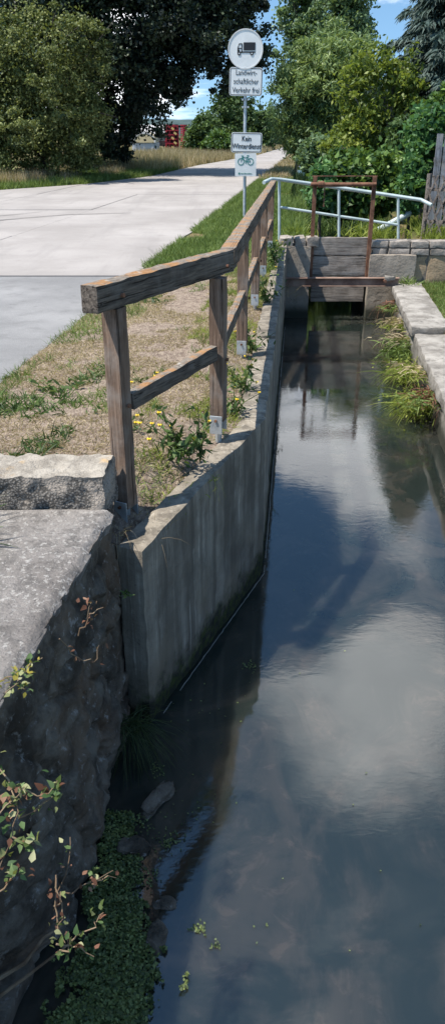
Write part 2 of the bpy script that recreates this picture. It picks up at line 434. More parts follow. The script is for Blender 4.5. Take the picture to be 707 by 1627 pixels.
# water: murky stream under a glossy skin
m = M('canal_water', .012, .5); m.b.inputs['IOR'].default_value = 1.62
m.b.inputs['Specular IOR Level'].default_value = 1.0
w1 = m.noise(1.9, 6, .62, None, 1.4); w2 = m.noise(7.5, 7, .7, None, 1.0)
c = m.mix(m.map(w1, .40, .62), (.016, .022, .019), (.036, .036, .030))
c = m.mix(m.math('MULTIPLY', m.map(w2, .52, .66), m.map(w1, .42, .6, 0, .5)), c, (.070, .058, .046))
m.col(c)
m.b.inputs['Subsurface Weight'].default_value = 1.0; m.b.inputs['Subsurface Radius'].default_value = (1, .95, .8); m.b.inputs['Subsurface Scale'].default_value = .16
m.b.subsurface_method = 'BURLEY'
r1 = m.noise(1.0, 3, .5, m.scaled((7, 13, 1)), .6); r2 = m.noise(1.0, 4, .55, m.scaled((26, 42, 1)), .8); r3 = m.map(m.noise(.9, 3), .42, .62)
m.bump(m.math('MULTIPLY', r2, m.math('ADD', r3, .25)), .085, .004); m.bump(r1, .035, .010)
WATER = m.m

LEAF_OAK = foliage('dark_maple_leaf', (0.0108, 0.0192, 0.0168), (0.0264, 0.0432, 0.0300), (0.0720, 0.1020, 0.0504), .55, .12)
LEAF_HAW = foliage('olive_leaf', (0.0522, 0.0725, 0.0261), (0.1305, 0.1624, 0.0522), (0.2755, 0.2972, 0.1087), .6, .2)
LEAF_POP = foliage('poplar_leaf', (0.0554, 0.1030, 0.0528), (0.1386, 0.2178, 0.1082), (0.2904, 0.3828, 0.2112), .5, .25)
LEAF_WIL = foliage('willow_leaf', (0.0726, 0.1294, 0.0528), (0.1782, 0.2574, 0.1056), (0.3432, 0.4224, 0.1848), .5, .3)
LEAF_FRU = foliage('fruit_leaf', (0.0575, 0.0935, 0.0201), (0.1510, 0.2084, 0.0403), (0.3019, 0.3450, 0.0791), .5, .35)
LEAF_BSH = foliage('shrub_leaf', (0.0216, 0.0540, 0.0180), (0.0720, 0.1404, 0.0360), (0.2070, 0.3150, 0.0810), .5, .25)
LEAF_IVY = foliage('vine_leaf', (0.0260, 0.0780, 0.0260), (0.0780, 0.1755, 0.0585), (0.1950, 0.3380, 0.1300), .5, .25)
LEAF_HED = foliage('hedge_leaf', (0.0221, 0.0486, 0.0177), (0.0619, 0.1105, 0.0354), (0.1547, 0.2321, 0.0707), .6, .2)
NEEDLE = foliage('spruce_needle', (.014, .028, .024), (.034, .060, .050), (.095, .140, .118), .65, .06)
GRASS = foliage('green_grass', (0.0585, 0.0910, 0.0234), (0.1365, 0.2015, 0.0546), (0.2600, 0.3380, 0.1105), .6, .3, .25, 1.5)
DRY = foliage('dry_grass', (.16, .12, .075), (.36, .285, .185), (.58, .49, .34), .8, .3, .15, 1.5)
WEED = foliage('weed_leaf', (0.0240, 0.0540, 0.0144), (0.0720, 0.1260, 0.0336), (0.1680, 0.2400, 0.0720), .55, .25)
CRESS = foliage('water_weed', (.045, .070, .022), (.11, .145, .042), (.21, .26, .085), .5, .15, .4, 6)
LIME = foliage('lime_grass', (.09, .13, .02), (.20, .25, .045), (.36, .40, .10), .6, .35, .2, 2)
RED = foliage('dry_red_leaf', (.07, .028, .016), (.17, .075, .045), (.32, .17, .10), .7, .2)
PALE = foliage('bramble_leaf', (.07, .11, .03), (.24, .27, .11), (.50, .48, .30), .6, .3, .3, .6, True)
REDL = foliage('curled_red_leaf', (.10, .045, .03), (.24, .12, .08), (.42, .27, .18), .75, .2, .2, .6, True)
GRNL = foliage('bramble_green', (.04, .09, .03), (.10, .17, .06), (.22, .30, .13), .6, .3, .3, .6, True)
YEL = flat('yellow_petal', (.72, .50, .03), .6)
STEM = simple('dry_stem', (.14, .09, .055), (.30, .22, .14), 12)
STEMG = simple('green_stem', (.06, .085, .025), (.13, .155, .05), 12)

# ------------------------------------------------------------------ vegetation builders
def unit(a): return a/np.maximum(np.linalg.norm(a, axis=1, keepdims=True), 1e-9)
def leaf_mesh(name, C, L, Wd, g, up=.35, hang=None, tint=None):
    """one rhombic leaf for every centre in C"""
    n = len(C); L = np.broadcast_to(L, n)*g.uniform(.65, 1.25, n); Wd = np.broadcast_to(Wd, n)*g.uniform(.75, 1.2, n)
    nor = unit(g.normal(size=(n, 3))+np.array([0, 0, up*2.2])); t = g.normal(size=(n, 3))
    if hang is not None: t = t*(1-hang)+np.array([0, 0, -2.0*hang])
    t = unit(t-nor*np.sum(t*nor, 1, keepdims=True)); b = np.cross(nor, t)
    V = np.empty((n, 4, 3), np.float32)
    V[:, 0] = C-t*L[:, None]/2; V[:, 2] = C+t*L[:, None]/2
    m = C-t*L[:, None]*.08+nor*L[:, None]*.06
    V[:, 1] = m+b*Wd[:, None]/2; V[:, 3] = m-b*Wd[:, None]/2
    if tint is None: tint = g.uniform(0, 1, n)
    return fastmesh(name, V.reshape(-1, 3), np.arange(4*n).reshape(n, 4), np.repeat(tint, 4))
def clump_points(blobs, n, g, per=60, spread=.30, shell=.55):
    """points gathered in clumps near the surface of ellipsoids (centre xyz, radii xyz)"""
    B = np.array(blobs, float); area = (B[:, 3]*B[:, 4]+B[:, 4]*B[:, 5]+B[:, 3]*B[:, 5]); pr = area/area.sum()
    nc = max(4, n//per); bi = g.choice(len(B), nc, p=pr)
    d = unit(g.normal(size=(nc, 3))); rr = shell+(1-shell)*g.uniform(0, 1, nc)**.6
    rr = rr*(1+.22*np.sin(d[:, 0]*5+bi)*np.cos(d[:, 2]*6+bi*2)+.12*g.normal(size=nc))
    cc = B[bi, :3]+d*B[bi, 3:]*rr[:, None]; rs = np.cbrt(np.prod(B[bi, 3:], 1))*spread*g.uniform(.5, 1.4, nc)
    ct = np.clip(.5+.22*g.normal(size=nc), 0, 1)
    k = g.integers(0, nc, n)
    q = g.normal(size=(n, 3)); q[:, 2] *= .7
    return cc[k]+q*(rs[k]*.55)[:, None], np.clip(ct[k]+.22*g.normal(size=n), 0, 1)
def blob(px, py, rx, ry, Y, depth=None):
    c = PY(px, py, Y); a = rx*Y/1390; b = ry*Y/1390/.94
    return (c.x, c.y, c.z, a, depth or (a+b)/2, b)
def tree(name, label, base, trunk, blobs, n, L, Wd, mat, seed, bark=None, cat='tree', group=None, per=60, spread=.3, hang=None, up=.35, limbs=True, shell=.5):
    g = rng(seed); base = Vector(base); t = empty(name, base, label, cat, group)
    Pn, tn = clump_points(blobs, n, g, per, spread, shell)
    keep = Pn[:, 2] > base.z+.05
    link('crown', leaf_mesh('crown', Pn[keep], L, Wd, g, up, hang, tn[keep]), mat, t)
    mb = MB(); r0, topz = trunk
    pts = [base+Vector((0, 0, -.2))]; k = 7
    for i in range(1, k+1):
        f = i/k; pts.append(base+Vector((math.sin(i*1.7+seed)*.03*topz*f, math.cos(i*2.1+seed)*.03*topz*f, topz*f)))
    mb.tube(pts, [r0*(1.25 if i == 0 else 1-.8*i/k) for i in range(k+1)], 9)
    if limbs:
        for i, bl in enumerate(blobs[:14]):
            c = Vector(bl[:3]); s = pts[2+(i*2) % (k-2)]
            if c.z < s.z: s = pts[1]
            if (c-s).length > 4.5: continue
            mid = s.lerp(c, .5)+Vector((0, 0, .12*(c-s).length))
            mb.tube([s, mid, c, c+(c-mid)*.5], [r0*.42, r0*.26, r0*.14, r0*.04], 6)
    mb.build('trunk', bark or BARK, t, True)
    return t
def blades_mesh(name, base, d, L, wd, grav, g, seg=2, tint=None):
    n = len(base); d = unit(d); side = np.cross(d, g.normal(size=(n, 3))); side = unit(side)
    L = np.broadcast_to(L, n)[:, None]; wd = np.broadcast_to(wd, n)[:, None]; grav = np.broadcast_to(grav, n)[:, None]
    V = np.empty((n, seg+1, 2, 3), np.float32)
    for i in range(seg+1):
        t = i/seg; p = base+d*L*t+np.array([0, 0, -1.0])*grav*L*t*t
        w = wd*(1-t*.9)*.5 if i else wd*.42
        V[:, i, 0] = p-side*w; V[:, i, 1] = p+side*w
    F = []
    o = np.arange(n)[:, None]*(2*(seg+1))
    for i in range(seg): F.append(o+np.array([[2*i, 2*i+1, 2*i+3, 2*i+2]]))
    F = np.stack(F, 1).reshape(-1, 4)
    if tint is None: tint = g.uniform(0, 1, n)
    return fastmesh(name, V.reshape(-1, 3), F, np.repeat(tint, 2*(seg+1)))
def grass(name, pts, hz, wd, mat, seed, lean=.45, grav=.25, seg=2, parent=None, tint=None, kind='stuff'):
    g = rng(seed); n = len(pts)
    d = np.stack([g.normal(size=n)*lean, g.normal(size=n)*lean, np.ones(n)], 1)
    L = hz*g.uniform(.45, 1.25, n)
    o = link(name, blades_mesh(name, np.asarray(pts), d, L, wd, grav*g.uniform(.2, 1.6, n), g, seg, tint), mat, parent)
    if kind: o['kind'] = kind
    return o
def tuft(name, label, base, n, L, wd, mat, seed, spread=.04, lean=.6, grav=.5, bias=(0, 0, 0), cat='grass tuft', group=None, seg=4, up=1.0):
    g = rng(seed); b = np.array(base)+g.normal(size=(n, 3))*np.array([spread, spread, spread*.15])
    d = np.stack([g.normal(size=n)*lean, g.normal(size=n)*lean, np.full(n, up)], 1)+np.array(bias)
    o = link(name, blades_mesh(name, b, d, L*g.uniform(.5, 1.15, n), wd*g.uniform(.6, 1.2, n), grav*g.uniform(.5, 1.5, n), g, seg), mat)
    return tag(o, label, cat, group)

# ------------------------------------------------------------------ layout lines (metres; the camera stands over the origin)
WATERZ = -0.93
def lw(y): return .246+.0924*(y-4.13)                 # canal face of the long left wall
def rw(y): return 2.53+.118*(y-11.6)                  # canal face of the right wall
def wing(y): return -.335+(.246+.335)*(y-2.76)/(4.13-2.76)
def road_r(y): return -2.05+.11*y                     # verge side edge of the road
def road_l(y): return float(np.interp(y, [0, 17, 20.5, 24.2, 28, 33.7, 46.7, 70, 100, 160], [-60, -60, -26, -7.2, -4.7, -2.9, -1.3, 2.9, 6.5, 13.2]))
def edge_l(y):
    if y < 2.84: return -.95
    if y < 4.2: return wing(y)-.13
    return lw(y)-.13
def gz(x, y):
    """height of the left bank"""
    e = edge_l(y); inroad = min(max((road_r(y)+.12-x)/.25, 0), 1)
    base = .075+.02*mnoise.noise(Vector((x*.9, y*.9, 0)))+.012*mnoise.noise(Vector((x*5, y*5, 2)))
    de = e-x; cr = min(max((de-.03)/.22, 0), 1); dr = min(max((x-road_r(y)-.1)/.7, 0), 1)
    if y > 2.8: base += .075*cr*cr*(3-2*cr)*dr*min(max((13-y)/3, 0), 1)
    if y < 4.2:
        f = min(max((y-2.9)/1.0, 0), 1); base -= (1-f)*.15*min(max(1-de/.6, 0), 1)
    base = base*(1-inroad)+.03*inroad
    if y < 3.02 and x < -.47: base = -.05
    if x < road_l(y)-.2: base = max(base, .05)+min(.25, .02*(road_l(y)-.2-x))
    return base

# ------------------------------------------------------------------ ground, road, water
def strip_mesh(name, ys, dist, fz, fe, sgn, skirt):
    V = []; F = []; n = len(dist)+1
    for y in ys:
        e = fe(y); V.append((e+sgn*-.03, y, skirt))
        for dd in dist:
            x = e+sgn*dd; V.append((x, y, fz(x, y)))
    for i in range(len(ys)-1):
        for j in range(n-1):
            a = i*n+j; F.append((a, a+1, a+n+1, a+n) if sgn > 0 else (a, a+n, a+n+1, a+1))
    me = bpy.data.meshes.new(name); me.from_pydata(V, [], F); me.update(); return me
ys = list(np.arange(-14, 2.6, 1.5))+[2.7, 2.83, 2.85]+list(np.arange(2.9, 13, .1))+list(np.arange(13, 30, .6))+list(np.arange(30, 110, 4))+[120, 160, 220, 320, 480, 800, 1400, 2600]
dist = list(np.arange(0, 2.2, .09))+list(np.arange(2.2, 9, .5))+[10, 12, 15, 20, 28, 40, 60, 100, 180, 400, 900, 2500]
gm = strip_mesh('ground', ys, dist, gz, edge_l, -1, -1.4)
# soil along the fence, turf everywhere else
gm.materials.append(SOIL); gm.materials.append(TURF)
mi = []
for p in gm.polygons:
    c = p.center; mi.append(0 if (c.y < 10.5 and c.x > road_r(c.y)-.6) else 1)
gm.polygons.foreach_set('material_index', np.array(mi, np.int32))
tag(link('ground', gm, None, None, True), kind='structure')
def gzr(x, y):
    if y < 11.95: return -.445+.012*mnoise.noise(Vector((x*4, y*4, 0)))
    return .07+.03*mnoise.noise(Vector((x, y, 0)))
ys2 = list(np.arange(-14, 4, 2))+list(np.arange(4, 11.8, .3))+[11.93, 11.96]+list(np.arange(12.3, 30, .7))+list(np.arange(30, 110, 5))+[120, 160, 220, 320, 480, 800, 1400, 2600]
dist2 = list(np.arange(0, 3, .3))+[3.5, 4, 5, 6, 8, 12, 20, 40, 80, 160, 400, 900, 2500]
gm2 = strip_mesh('bank', ys2, dist2, gzr, lambda y: rw(y)+.36, 1, -1.4)
tag(link('bank', gm2, TURF, None, True), kind='structure')
me = bpy.data.meshes.new('water'); me.from_pydata([(-1.6, -14, WATERZ), (6, -14, WATERZ), (8, 40, WATERZ), (70, 420, WATERZ), (20, 420, WATERZ), (-1.2, 40, WATERZ)], [], [(0, 1, 2, 5), (5, 2, 3, 4)]); me.update()
tag(link('water', me, WATER), kind='structure')
# far wooded ridge, distance haze put into its bluish colour
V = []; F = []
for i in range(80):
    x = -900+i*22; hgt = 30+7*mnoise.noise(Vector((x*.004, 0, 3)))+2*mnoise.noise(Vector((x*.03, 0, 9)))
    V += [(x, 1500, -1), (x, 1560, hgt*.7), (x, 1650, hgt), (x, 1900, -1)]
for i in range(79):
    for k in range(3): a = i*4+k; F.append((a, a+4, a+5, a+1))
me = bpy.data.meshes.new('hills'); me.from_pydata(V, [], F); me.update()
tag(link('hills', me, simple('far_wood_haze', (.045, .075, .075), (.07, .105, .10), .02, 1, .1, 2, .5), None, True), kind='structure')

# road: a base sheet showing in the joints, concrete slabs above it
road = MB()
yy = [9.2, 12, 14, 17, 18.5, 20.5, 22, 24.2, 26, 28, 31, 33.7, 40, 46.7, 58, 70, 85, 100, 130, 160]
for a, b in zip(yy[:-1], yy[1:]):
    road.add([(max(road_l(a), -26), a, .046), (road_r(a), a, .046), (road_r(b), b, .046), (max(road_l(b), -26), b, .046)], [(0, 1, 2, 3)])
road_o = tag(road.build('road', JOINT), kind='structure')
g = rng(5)
lanes = [0, -2.85, -5.7, -9.5, -14, -19, -25]
yb = [9.25, 13.2, 18.1, 23.0, 28, 33, 38.2, 43.4, 48.6, 55, 62, 70, 80, 92, 108, 130, 158]
for a, b in zip(yb[:-1], yb[1:]):
    for l0, l1 in zip(lanes[:-1], lanes[1:]):
        j = .008; sub = 8; top = []; n = 0
        ysub = np.linspace(a+j, b-j, sub+1)
        xr = [road_r(y)+l0-(0 if l0 == 0 else j)+(.05*mnoise.noise(Vector((y*2.3, 0, 0))) if l0 == 0 else 0) for y in ysub]
        xl = [max(road_r(y)+l1+j, road_l(y)+.04*mnoise.noise(Vector((y*1.7, 5, 0)))) for y in ysub]
        if max(r-l for r, l in zip(xr, xl)) < .15: continue
        V = []; F = []; dz = .066+g.uniform(-.004, .004)
        for y, l, r in zip(ysub, xl, xr):
            l = min(l, r-.001); V += [(l, y, dz), (r, y, dz), (l, y, .03), (r, y, .03)]
        for i in range(sub):
            q = i*4; F += [(q, q+1, q+5, q+4), (q+1, q+3, q+7, q+5), (q+2, q, q+4, q+6)]
        F += [(0, 2, 3, 1), (sub*4, sub*4+1, sub*4+3, sub*4+2)]
        MB().add(V, F).build('slab', ROADC, road_o)
for pts_, wd_ in (([(-8, 350), (45, 345.5), (110, 340.5), (165, 339), (215, 338)], .05), ([(-8, 343), (40, 339), (85, 333.5)], .04), ([(-8, 388), (8, 379), (24, 374)], .02)):  # thin dark strips laid over the slabs, tapering along their length
    V = []; F = []
    pw_ = []
    for (xa_, ya_), (xb_, yb2) in zip(pts_[:-1], pts_[1:]):
        for f_ in np.linspace(0, 1, 9)[:-1]: pw_.append(P(xa_+(xb_-xa_)*f_, ya_+(yb2-ya_)*f_, .0735))
    for i, p_ in enumerate(pw_):
        w_ = wd_*(1-.6*i/len(pw_))*(.8+.4*mnoise.noise(p_*3)); p_ = p_+Vector((0, .06*mnoise.noise(p_*1.3), 0)); V += [(p_.x, p_.y-w_, .0735), (p_.x, p_.y+w_, .0735)]
    for i in range(len(pw_)-1): F.append((2*i, 2*i+2, 2*i+3, 2*i+1))
    MB().add(V, F).build('dark_strip', JOINT, road_o)
# asphalt of the side lane meeting the concrete
V = []; F = []; ysb = np.linspace(2.0, 9.235, 40)
for y in ysb: V += [(-26, y, .058), (road_r(y)+.02+.07*mnoise.noise(Vector((y*1.9, 3, 0)))+.03*mnoise.noise(Vector((y*9, 3, 0))), y, .058)]
for i in range(39): F.append((2*i, 2*i+1, 2*i+3, 2*i+2))
tag(MB().add(V, F).build('side_lane', ASPH), kind='structure')

# ------------------------------------------------------------------ left canal wall
cw = empty('canal_wall', (0, 5, WATERZ), 'dark streaked concrete canal wall running below the timber fence', 'wall')
w0, w1 = Vector((-.335, 2.76, 0)), Vector((.246, 4.13, 0)); d = (w1-w0).normalized(); nrm = Vector((-d.y, d.x, 0))
t = .125; Z = Vector((0, 0, 1))
b4 = [w0+nrm*t-Z*1.35, w0-Z*1.35, w1+d*.02-Z*1.35, w1+nrm*t+d*.1-Z*1.35]
t4 = [w0+nrm*t+Z*-.005, w0+Z*-.005, w1+d*.02+Z*.10, w1+nrm*t+d*.1+Z*.10]
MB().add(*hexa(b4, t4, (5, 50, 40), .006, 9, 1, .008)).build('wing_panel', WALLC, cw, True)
segs = [4.135, 6.05, 8.0, 10.0, 11.75]
for i, (a, b) in enumerate(zip(segs[:-1], segs[1:])):
    A = Vector((lw(a), a+.004, 0)); B = Vector((lw(b), b-.004, 0)); zt = .105+.012*(i % 2); o = Vector((-.16, 0, 0))
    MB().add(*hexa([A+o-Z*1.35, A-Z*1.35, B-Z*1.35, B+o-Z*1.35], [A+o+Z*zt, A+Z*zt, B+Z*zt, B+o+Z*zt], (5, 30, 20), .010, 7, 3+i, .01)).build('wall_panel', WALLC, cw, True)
# pale strip painting the bright meniscus glint where wall meets water
mb = MB()
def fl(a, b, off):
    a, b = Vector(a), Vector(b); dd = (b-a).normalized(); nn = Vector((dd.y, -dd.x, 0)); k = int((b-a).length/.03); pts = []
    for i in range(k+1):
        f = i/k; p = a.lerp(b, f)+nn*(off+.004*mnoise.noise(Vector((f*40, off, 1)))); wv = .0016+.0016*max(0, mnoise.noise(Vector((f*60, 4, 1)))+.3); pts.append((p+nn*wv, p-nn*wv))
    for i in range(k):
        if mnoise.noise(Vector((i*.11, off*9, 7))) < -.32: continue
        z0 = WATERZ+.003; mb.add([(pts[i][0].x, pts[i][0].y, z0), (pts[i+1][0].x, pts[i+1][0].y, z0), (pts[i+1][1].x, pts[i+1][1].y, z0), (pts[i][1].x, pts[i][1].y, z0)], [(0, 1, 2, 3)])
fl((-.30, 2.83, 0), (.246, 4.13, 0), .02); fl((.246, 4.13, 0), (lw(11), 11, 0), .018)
tag(mb.build('glint_line', flat('glint', (.30, .29, .26), .8)), 'thin pale strip painted as meniscus glint along the foot of canal wall', 'scum line', kind='stuff')

# ------------------------------------------------------------------ abutment the photographer looks along
ab = empty('stone_abutment', (-1.2, 2, 0), 'rough grey stone and concrete abutment with pitted deck in left foreground', 'abutment')
def aedge(y): return float(np.interp(y, [-.5, .55, 1.10, 1.63, 2.21, 2.79], [-.90, -.83, -.70, -.612, -.529, -.452]))
# deck slab
yv = np.linspace(-.5, 2.80, 90); nx = 40; V = []; F = []
for y in yv:
    e = aedge(y)+.016*mnoise.noise(Vector((y*6, 0, 0)))+.014*mnoise.noise(Vector((y*21, 3, 0)))
    for j in range(nx+1):
        f = (j/nx)**2.2; x = e-f*4.2
        z = .17+.004*mnoise.noise(Vector((x*7, y*7, 0)))-.026*max(0, 1-(e-x)/.03)-.006*max(0, mnoise.noise(Vector((x*14, y*14, 4))))*(1 if f < .1 else .3)
        V.append((x, y, z))
    V.append((e-.012, y, .10)); V.append((e-.06, y, .07))
n = nx+3
def rowidx(i, j):
    return i*n+j
for i in range(len(yv)-1):
    for j in range(nx): F.append((i*n+j, i*n+n+j, i*n+n+j+1, i*n+j+1))
    F.append((i*n, i*n+nx+1, i*n+n+nx+1, i*n+n)); F.append((i*n+nx+1, i*n+nx+2, i*n+n+nx+2, i*n+n+nx+1))
MB().add(V, F).build('deck', DECKC, ab, True)
# battered rubble flank
yv = np.linspace(.2, 2.80, 200); zv = np.linspace(.15, -1.25, 120); V = []; F = []
def fbase(y): return float(np.interp(y, [.2, 1.1, 1.45, 1.75, 1.97, 2.71, 2.80], [-1.5, -1.3, -.72, -.54, -.475, -.452, -.45]))
for y in yv:
    for z in zv:
        f = (.15-z)/1.08; f = min(max(f, 0), 1.25); x = aedge(y)*(1-f)+fbase(y)*f-.004
        p = Vector((x, y, z)); q = nz3(p, 3.0, 2, 5); r = nz3(p, 11, 5, 4)
        cell, cpts = mnoise.voronoi(Vector((y*4.6+.25*q.y, z*6.4+.25*q.z, 1.5))); stone = min(cell[1]-cell[0], .12); lvl = mnoise.noise(cpts[0]*3.7)
        x += q.x*.035*min(1, f*4+.05)+r.x*.020*min(1, f*8+.35)+((stone-.12)*.22+lvl*.028)*min(1, f*6)
        V.append((x, y+r.y*.008, z))
nzv = len(zv)
for i in range(len(yv)-1):
    for k in range(nzv-1): a = i*nzv+k; F.append((a, a+1, a+nzv+1, a+nzv))
V2 = list(V); MB().add(V, F).build('rubble_face', RUBBLE, ab, True)
# back filling that closes the flank
MB().add(*hexa([(-4.6, .2, -1.3), (-1.55, .2, -1.3), (-.60, 2.78, -1.3), (-4.6, 2.78, -1.3)], [(-4.6, .2, .13), (-1.55, .2, .13), (-.60, 2.78, .13), (-4.6, 2.78, .13)], (3, 3, 3))).build('core', RUBBLE, ab)
MB().add(*hexa([(-.62, 2.70, -1.3), (-.462, 2.74, -1.3), (-.42, 2.95, -1.3), (-.62, 3.02, -1.3)], [(-.62, 2.70, .06), (-.470, 2.75, .02), (-.45, 2.95, -.06), (-.62, 3.02, -.02)], (8, 14, 40), .018, 7, 4, .01)).build('corner_stone', RUBBLE, ab, True)
# concrete ledge at the very foot
MB().add(*hexa([(-.93, 1.25, -1.3), (-.68, 1.22, -1.3), (-.60, 1.62, -1.3), (-.78, 1.72, -1.3)], [(-.92, 1.25, -.86), (-.70, 1.22, -.86), (-.62, 1.58, -.86), (-.76, 1.66, -.86)], (5, 8, 5), .012, 9, 8, .01)).build('foot_ledge', RUBBLE, ab, True)
# kerb block
kb = MB().add(*hexa([(-1.65, 2.81, .155), (-.483, 2.815, .155), (-.462, 3.065, .10), (-1.65, 3.065, .10)], [(-1.65, 2.815, .308), (-.488, 2.83, .303), (-.466, 3.055, .308), (-1.65, 3.055, .313)], (80, 20, 12), .013, 15, 6, 0.0)).build('kerb_block', BLOCKC, None, True)
tag(kb, 'pebbly concrete kerb block with pale lichened top at end of abutment', 'kerb block')

# ------------------------------------------------------------------ timber fence
fe = empty('timber_fence', (0, 5, .05), 'weathered brown timber post and rail fence beside the canal', 'fence')
# posts of the run
ra, rb, rc = Vector((-.510, 2.965, 1.0)), Vector((.018, 3.99, 1.0)), Vector((.715, 11.62, 1.0))
rail_d1 = (rb-ra).normalized(); rail_d2 = (rc-rb).normalized()
def railz(y): return 1.040-.0073*max(y-3.99, 0)
def fx(y): return .016+.0917*(y-3.99)
pp = [(-.438, 3.11, -.02, rail_d1), (-.022, 3.845, .13, (rail_d1+rail_d2).normalized())]+[(fx(y)-.012, y, .13, rail_d2) for y in (5.48, 7.25, 9.0, 11.25)]
for i, (x, y, zb, dd) in enumerate(pp):
    s = .078; ang = math.atan2(dd.y, dd.x)-math.pi/2; rot = Matrix.Rotation(ang, 3, 'Z')
    zl = zb+.06; zt = railz(y)-.110
    p = MB().add(*hbox((0, 0, 0), (s, s, zt-zl), rot, (4, 4, 26), amp=.004, ns=6, seed=20+i, rnd=.006)).build('post', POSTW, fe, True)
    p.location = (x, y, (zl+zt)/2)
    br = MB(); L = Vector((x, y, zb))
    for sy in (-1, 1):
        c = rot @ Vector((0, sy*(s/2+.006), 0)); br.box(L+c+Vector((0, 0, .045)), (s*.86, .006, .10), rot)
    br.tube([L-Vector((0, 0, .15)), L+Vector((0, 0, .06))], .018, 8)
    bo = br.build('post_shoe', GALV, p, False, .002); bo.matrix_parent_inverse = Matrix.Translation(-p.location)
    bl = MB().tube([L+rot @ Vector((0, -(s/2+.008), .07)), L+rot @ Vector((0, -(s/2+.018), .07))], .008, 6).build('bolt', RUST, p); bl.matrix_parent_inverse = Matrix.Translation(-p.location)
    for hz_ in (railz(y)-.06, .52):
        bh = MB().tube([L*1+Vector((0, 0, hz_-zb))+rot @ Vector((s/2+.004, 0, 0)), L+Vector((0, 0, hz_-zb))+rot @ Vector((s/2+.016, 0, 0))], .009, 8).build('bolt', RUST, p); bh.matrix_parent_inverse = Matrix.Translation(-p.location)
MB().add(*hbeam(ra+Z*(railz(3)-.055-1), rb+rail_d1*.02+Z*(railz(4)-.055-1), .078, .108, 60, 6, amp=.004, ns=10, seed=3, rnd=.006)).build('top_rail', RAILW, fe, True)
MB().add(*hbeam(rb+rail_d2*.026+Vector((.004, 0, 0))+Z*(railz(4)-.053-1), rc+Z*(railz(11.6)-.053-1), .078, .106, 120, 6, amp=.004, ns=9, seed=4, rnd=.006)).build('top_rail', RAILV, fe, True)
m1, m2 = Vector((-.405, 3.165, .515)), Vector((-.042, 3.80, .565))
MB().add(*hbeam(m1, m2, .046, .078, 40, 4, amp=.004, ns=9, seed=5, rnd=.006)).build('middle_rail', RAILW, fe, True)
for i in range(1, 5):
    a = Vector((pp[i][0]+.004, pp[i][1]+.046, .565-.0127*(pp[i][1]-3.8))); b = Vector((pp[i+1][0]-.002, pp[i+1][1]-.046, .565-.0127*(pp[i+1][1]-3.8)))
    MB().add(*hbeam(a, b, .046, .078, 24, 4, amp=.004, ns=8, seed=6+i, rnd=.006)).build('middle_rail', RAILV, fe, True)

# ------------------------------------------------------------------ traffic sign
SY = 15.6; SX = PY(390, 150, SY).x
sg = empty('traffic_sign', (SX, SY, .08), 'tall grey sign post carrying round white truck sign and white plates', 'traffic sign')
def zpx(y): return PY(390, y, SY).z
pole = MB().tube([(SX+.012, SY+.06, -.3), (SX, SY+.06, 1.6), (SX-.005, SY+.06, zpx(52))], .03, 12).build('pole', GALV, sg, True)
for y in (158, 212, 170, 268):
    z = zpx(y); c = MB().ring((SX, SY+.06, 0), .031, .040, .03, 16); v = [(a[0], SY+.06+(a[2]), z+(a[1]-SY-.06)) for a in c.v]
    mb = MB().add(v, c.f); mb.box((SX-.05, SY+.03, z), (.03, .05, .03)); mb.box((SX+.05, SY+.03, z), (.03, .05, .03)); mb.build('clamp', GALV, sg)
def text(s, size, c, mat, parent, bold=0.0, name='lettering', sx=1.0, tilt=0):
    cu = bpy.data.curves.new('t', 'FONT'); cu.body = s; cu.size = size; cu.align_x = 'CENTER'; cu.align_y = 'CENTER'; cu.extrude = .0012; cu.offset = bold; cu.resolution_u = 3; cu.space_line = 1.05
    o = bpy.data.objects.new('t', cu); COL.objects.link(o); dg = bpy.context.evaluated_depsgraph_get(); dg.update()
    me = bpy.data.meshes.new_from_object(o.evaluated_get(dg)); bpy.data.objects.remove(o); bpy.data.curves.remove(cu)
    mt = Matrix.Translation(c) @ Matrix.Rotation(tilt, 4, 'Y') @ Matrix.Rotation(math.pi/2, 4, 'X') @ Matrix.Diagonal((sx, 1, 1, 1))
    me.transform(mt); me.materials.clear(); return link(name, me, mat, parent)
def rrect(c, w, h, r, th, n=6):
    pts = []
    for cx, cz, a0 in ((w/2-r, h/2-r, 0), (-w/2+r, h/2-r, 90), (-w/2+r, -h/2+r, 180), (w/2-r, -h/2+r, 270)):
        for k in range(n+1): a = R(a0+90*k/n); pts.append((cx+r*math.cos(a), cz+r*math.sin(a)))
    N = len(pts); v = [(c[0]+x, c[1]+s*th/2, c[2]+z) for s in (-1, 1) for x, z in pts]
    f = [tuple(range(N)), tuple(range(2*N-1, N-1, -1))]+[(k, N+k, N+(k+1) % N, (k+1) % N) for k in range(N)]
    return v, f
def rframe(c, w, h, r, b, th, n=6):
    def ringp(w, h, r):
        pts = []
        for cx, cz, a0 in ((w/2-r, h/2-r, 0), (-w/2+r, h/2-r, 90), (-w/2+r, -h/2+r, 180), (w/2-r, -h/2+r, 270)):
            for k in range(n+1): a = R(a0+90*k/n); pts.append((cx+r*math.cos(a), cz+r*math.sin(a)))
        return pts
    o = ringp(w, h, r); i = ringp(w-2*b, h-2*b, max(r-b, .003)); N = len(o)
    v = [(c[0]+x, c[1], c[2]+z) for x, z in o+i]
    return v, [(k, (k+1) % N, N+(k+1) % N, N+k) for k in range(N)]
def tilt(mb, c, a, yaw=0):
    rot = Matrix.Rotation(a, 3, 'Y'); rz = Matrix.Rotation(yaw, 3, 'Z'); c = Vector(c)
    mb.v = [tuple(rz @ (rot @ (Vector(p)-c))+c) for p in mb.v]; return mb
zc = zpx(78); rd = sz(27.3, SY)*1345/1402
fy = SY-.001
dc = MB().disc((SX-.01, SY, zc), rd, .004, 48).build('round_plate', SIGNW, sg)
MB().ring((SX-.01, SY, zc), rd-.012, rd+.006, .018, 48).build('rim', SIGNR, dc)
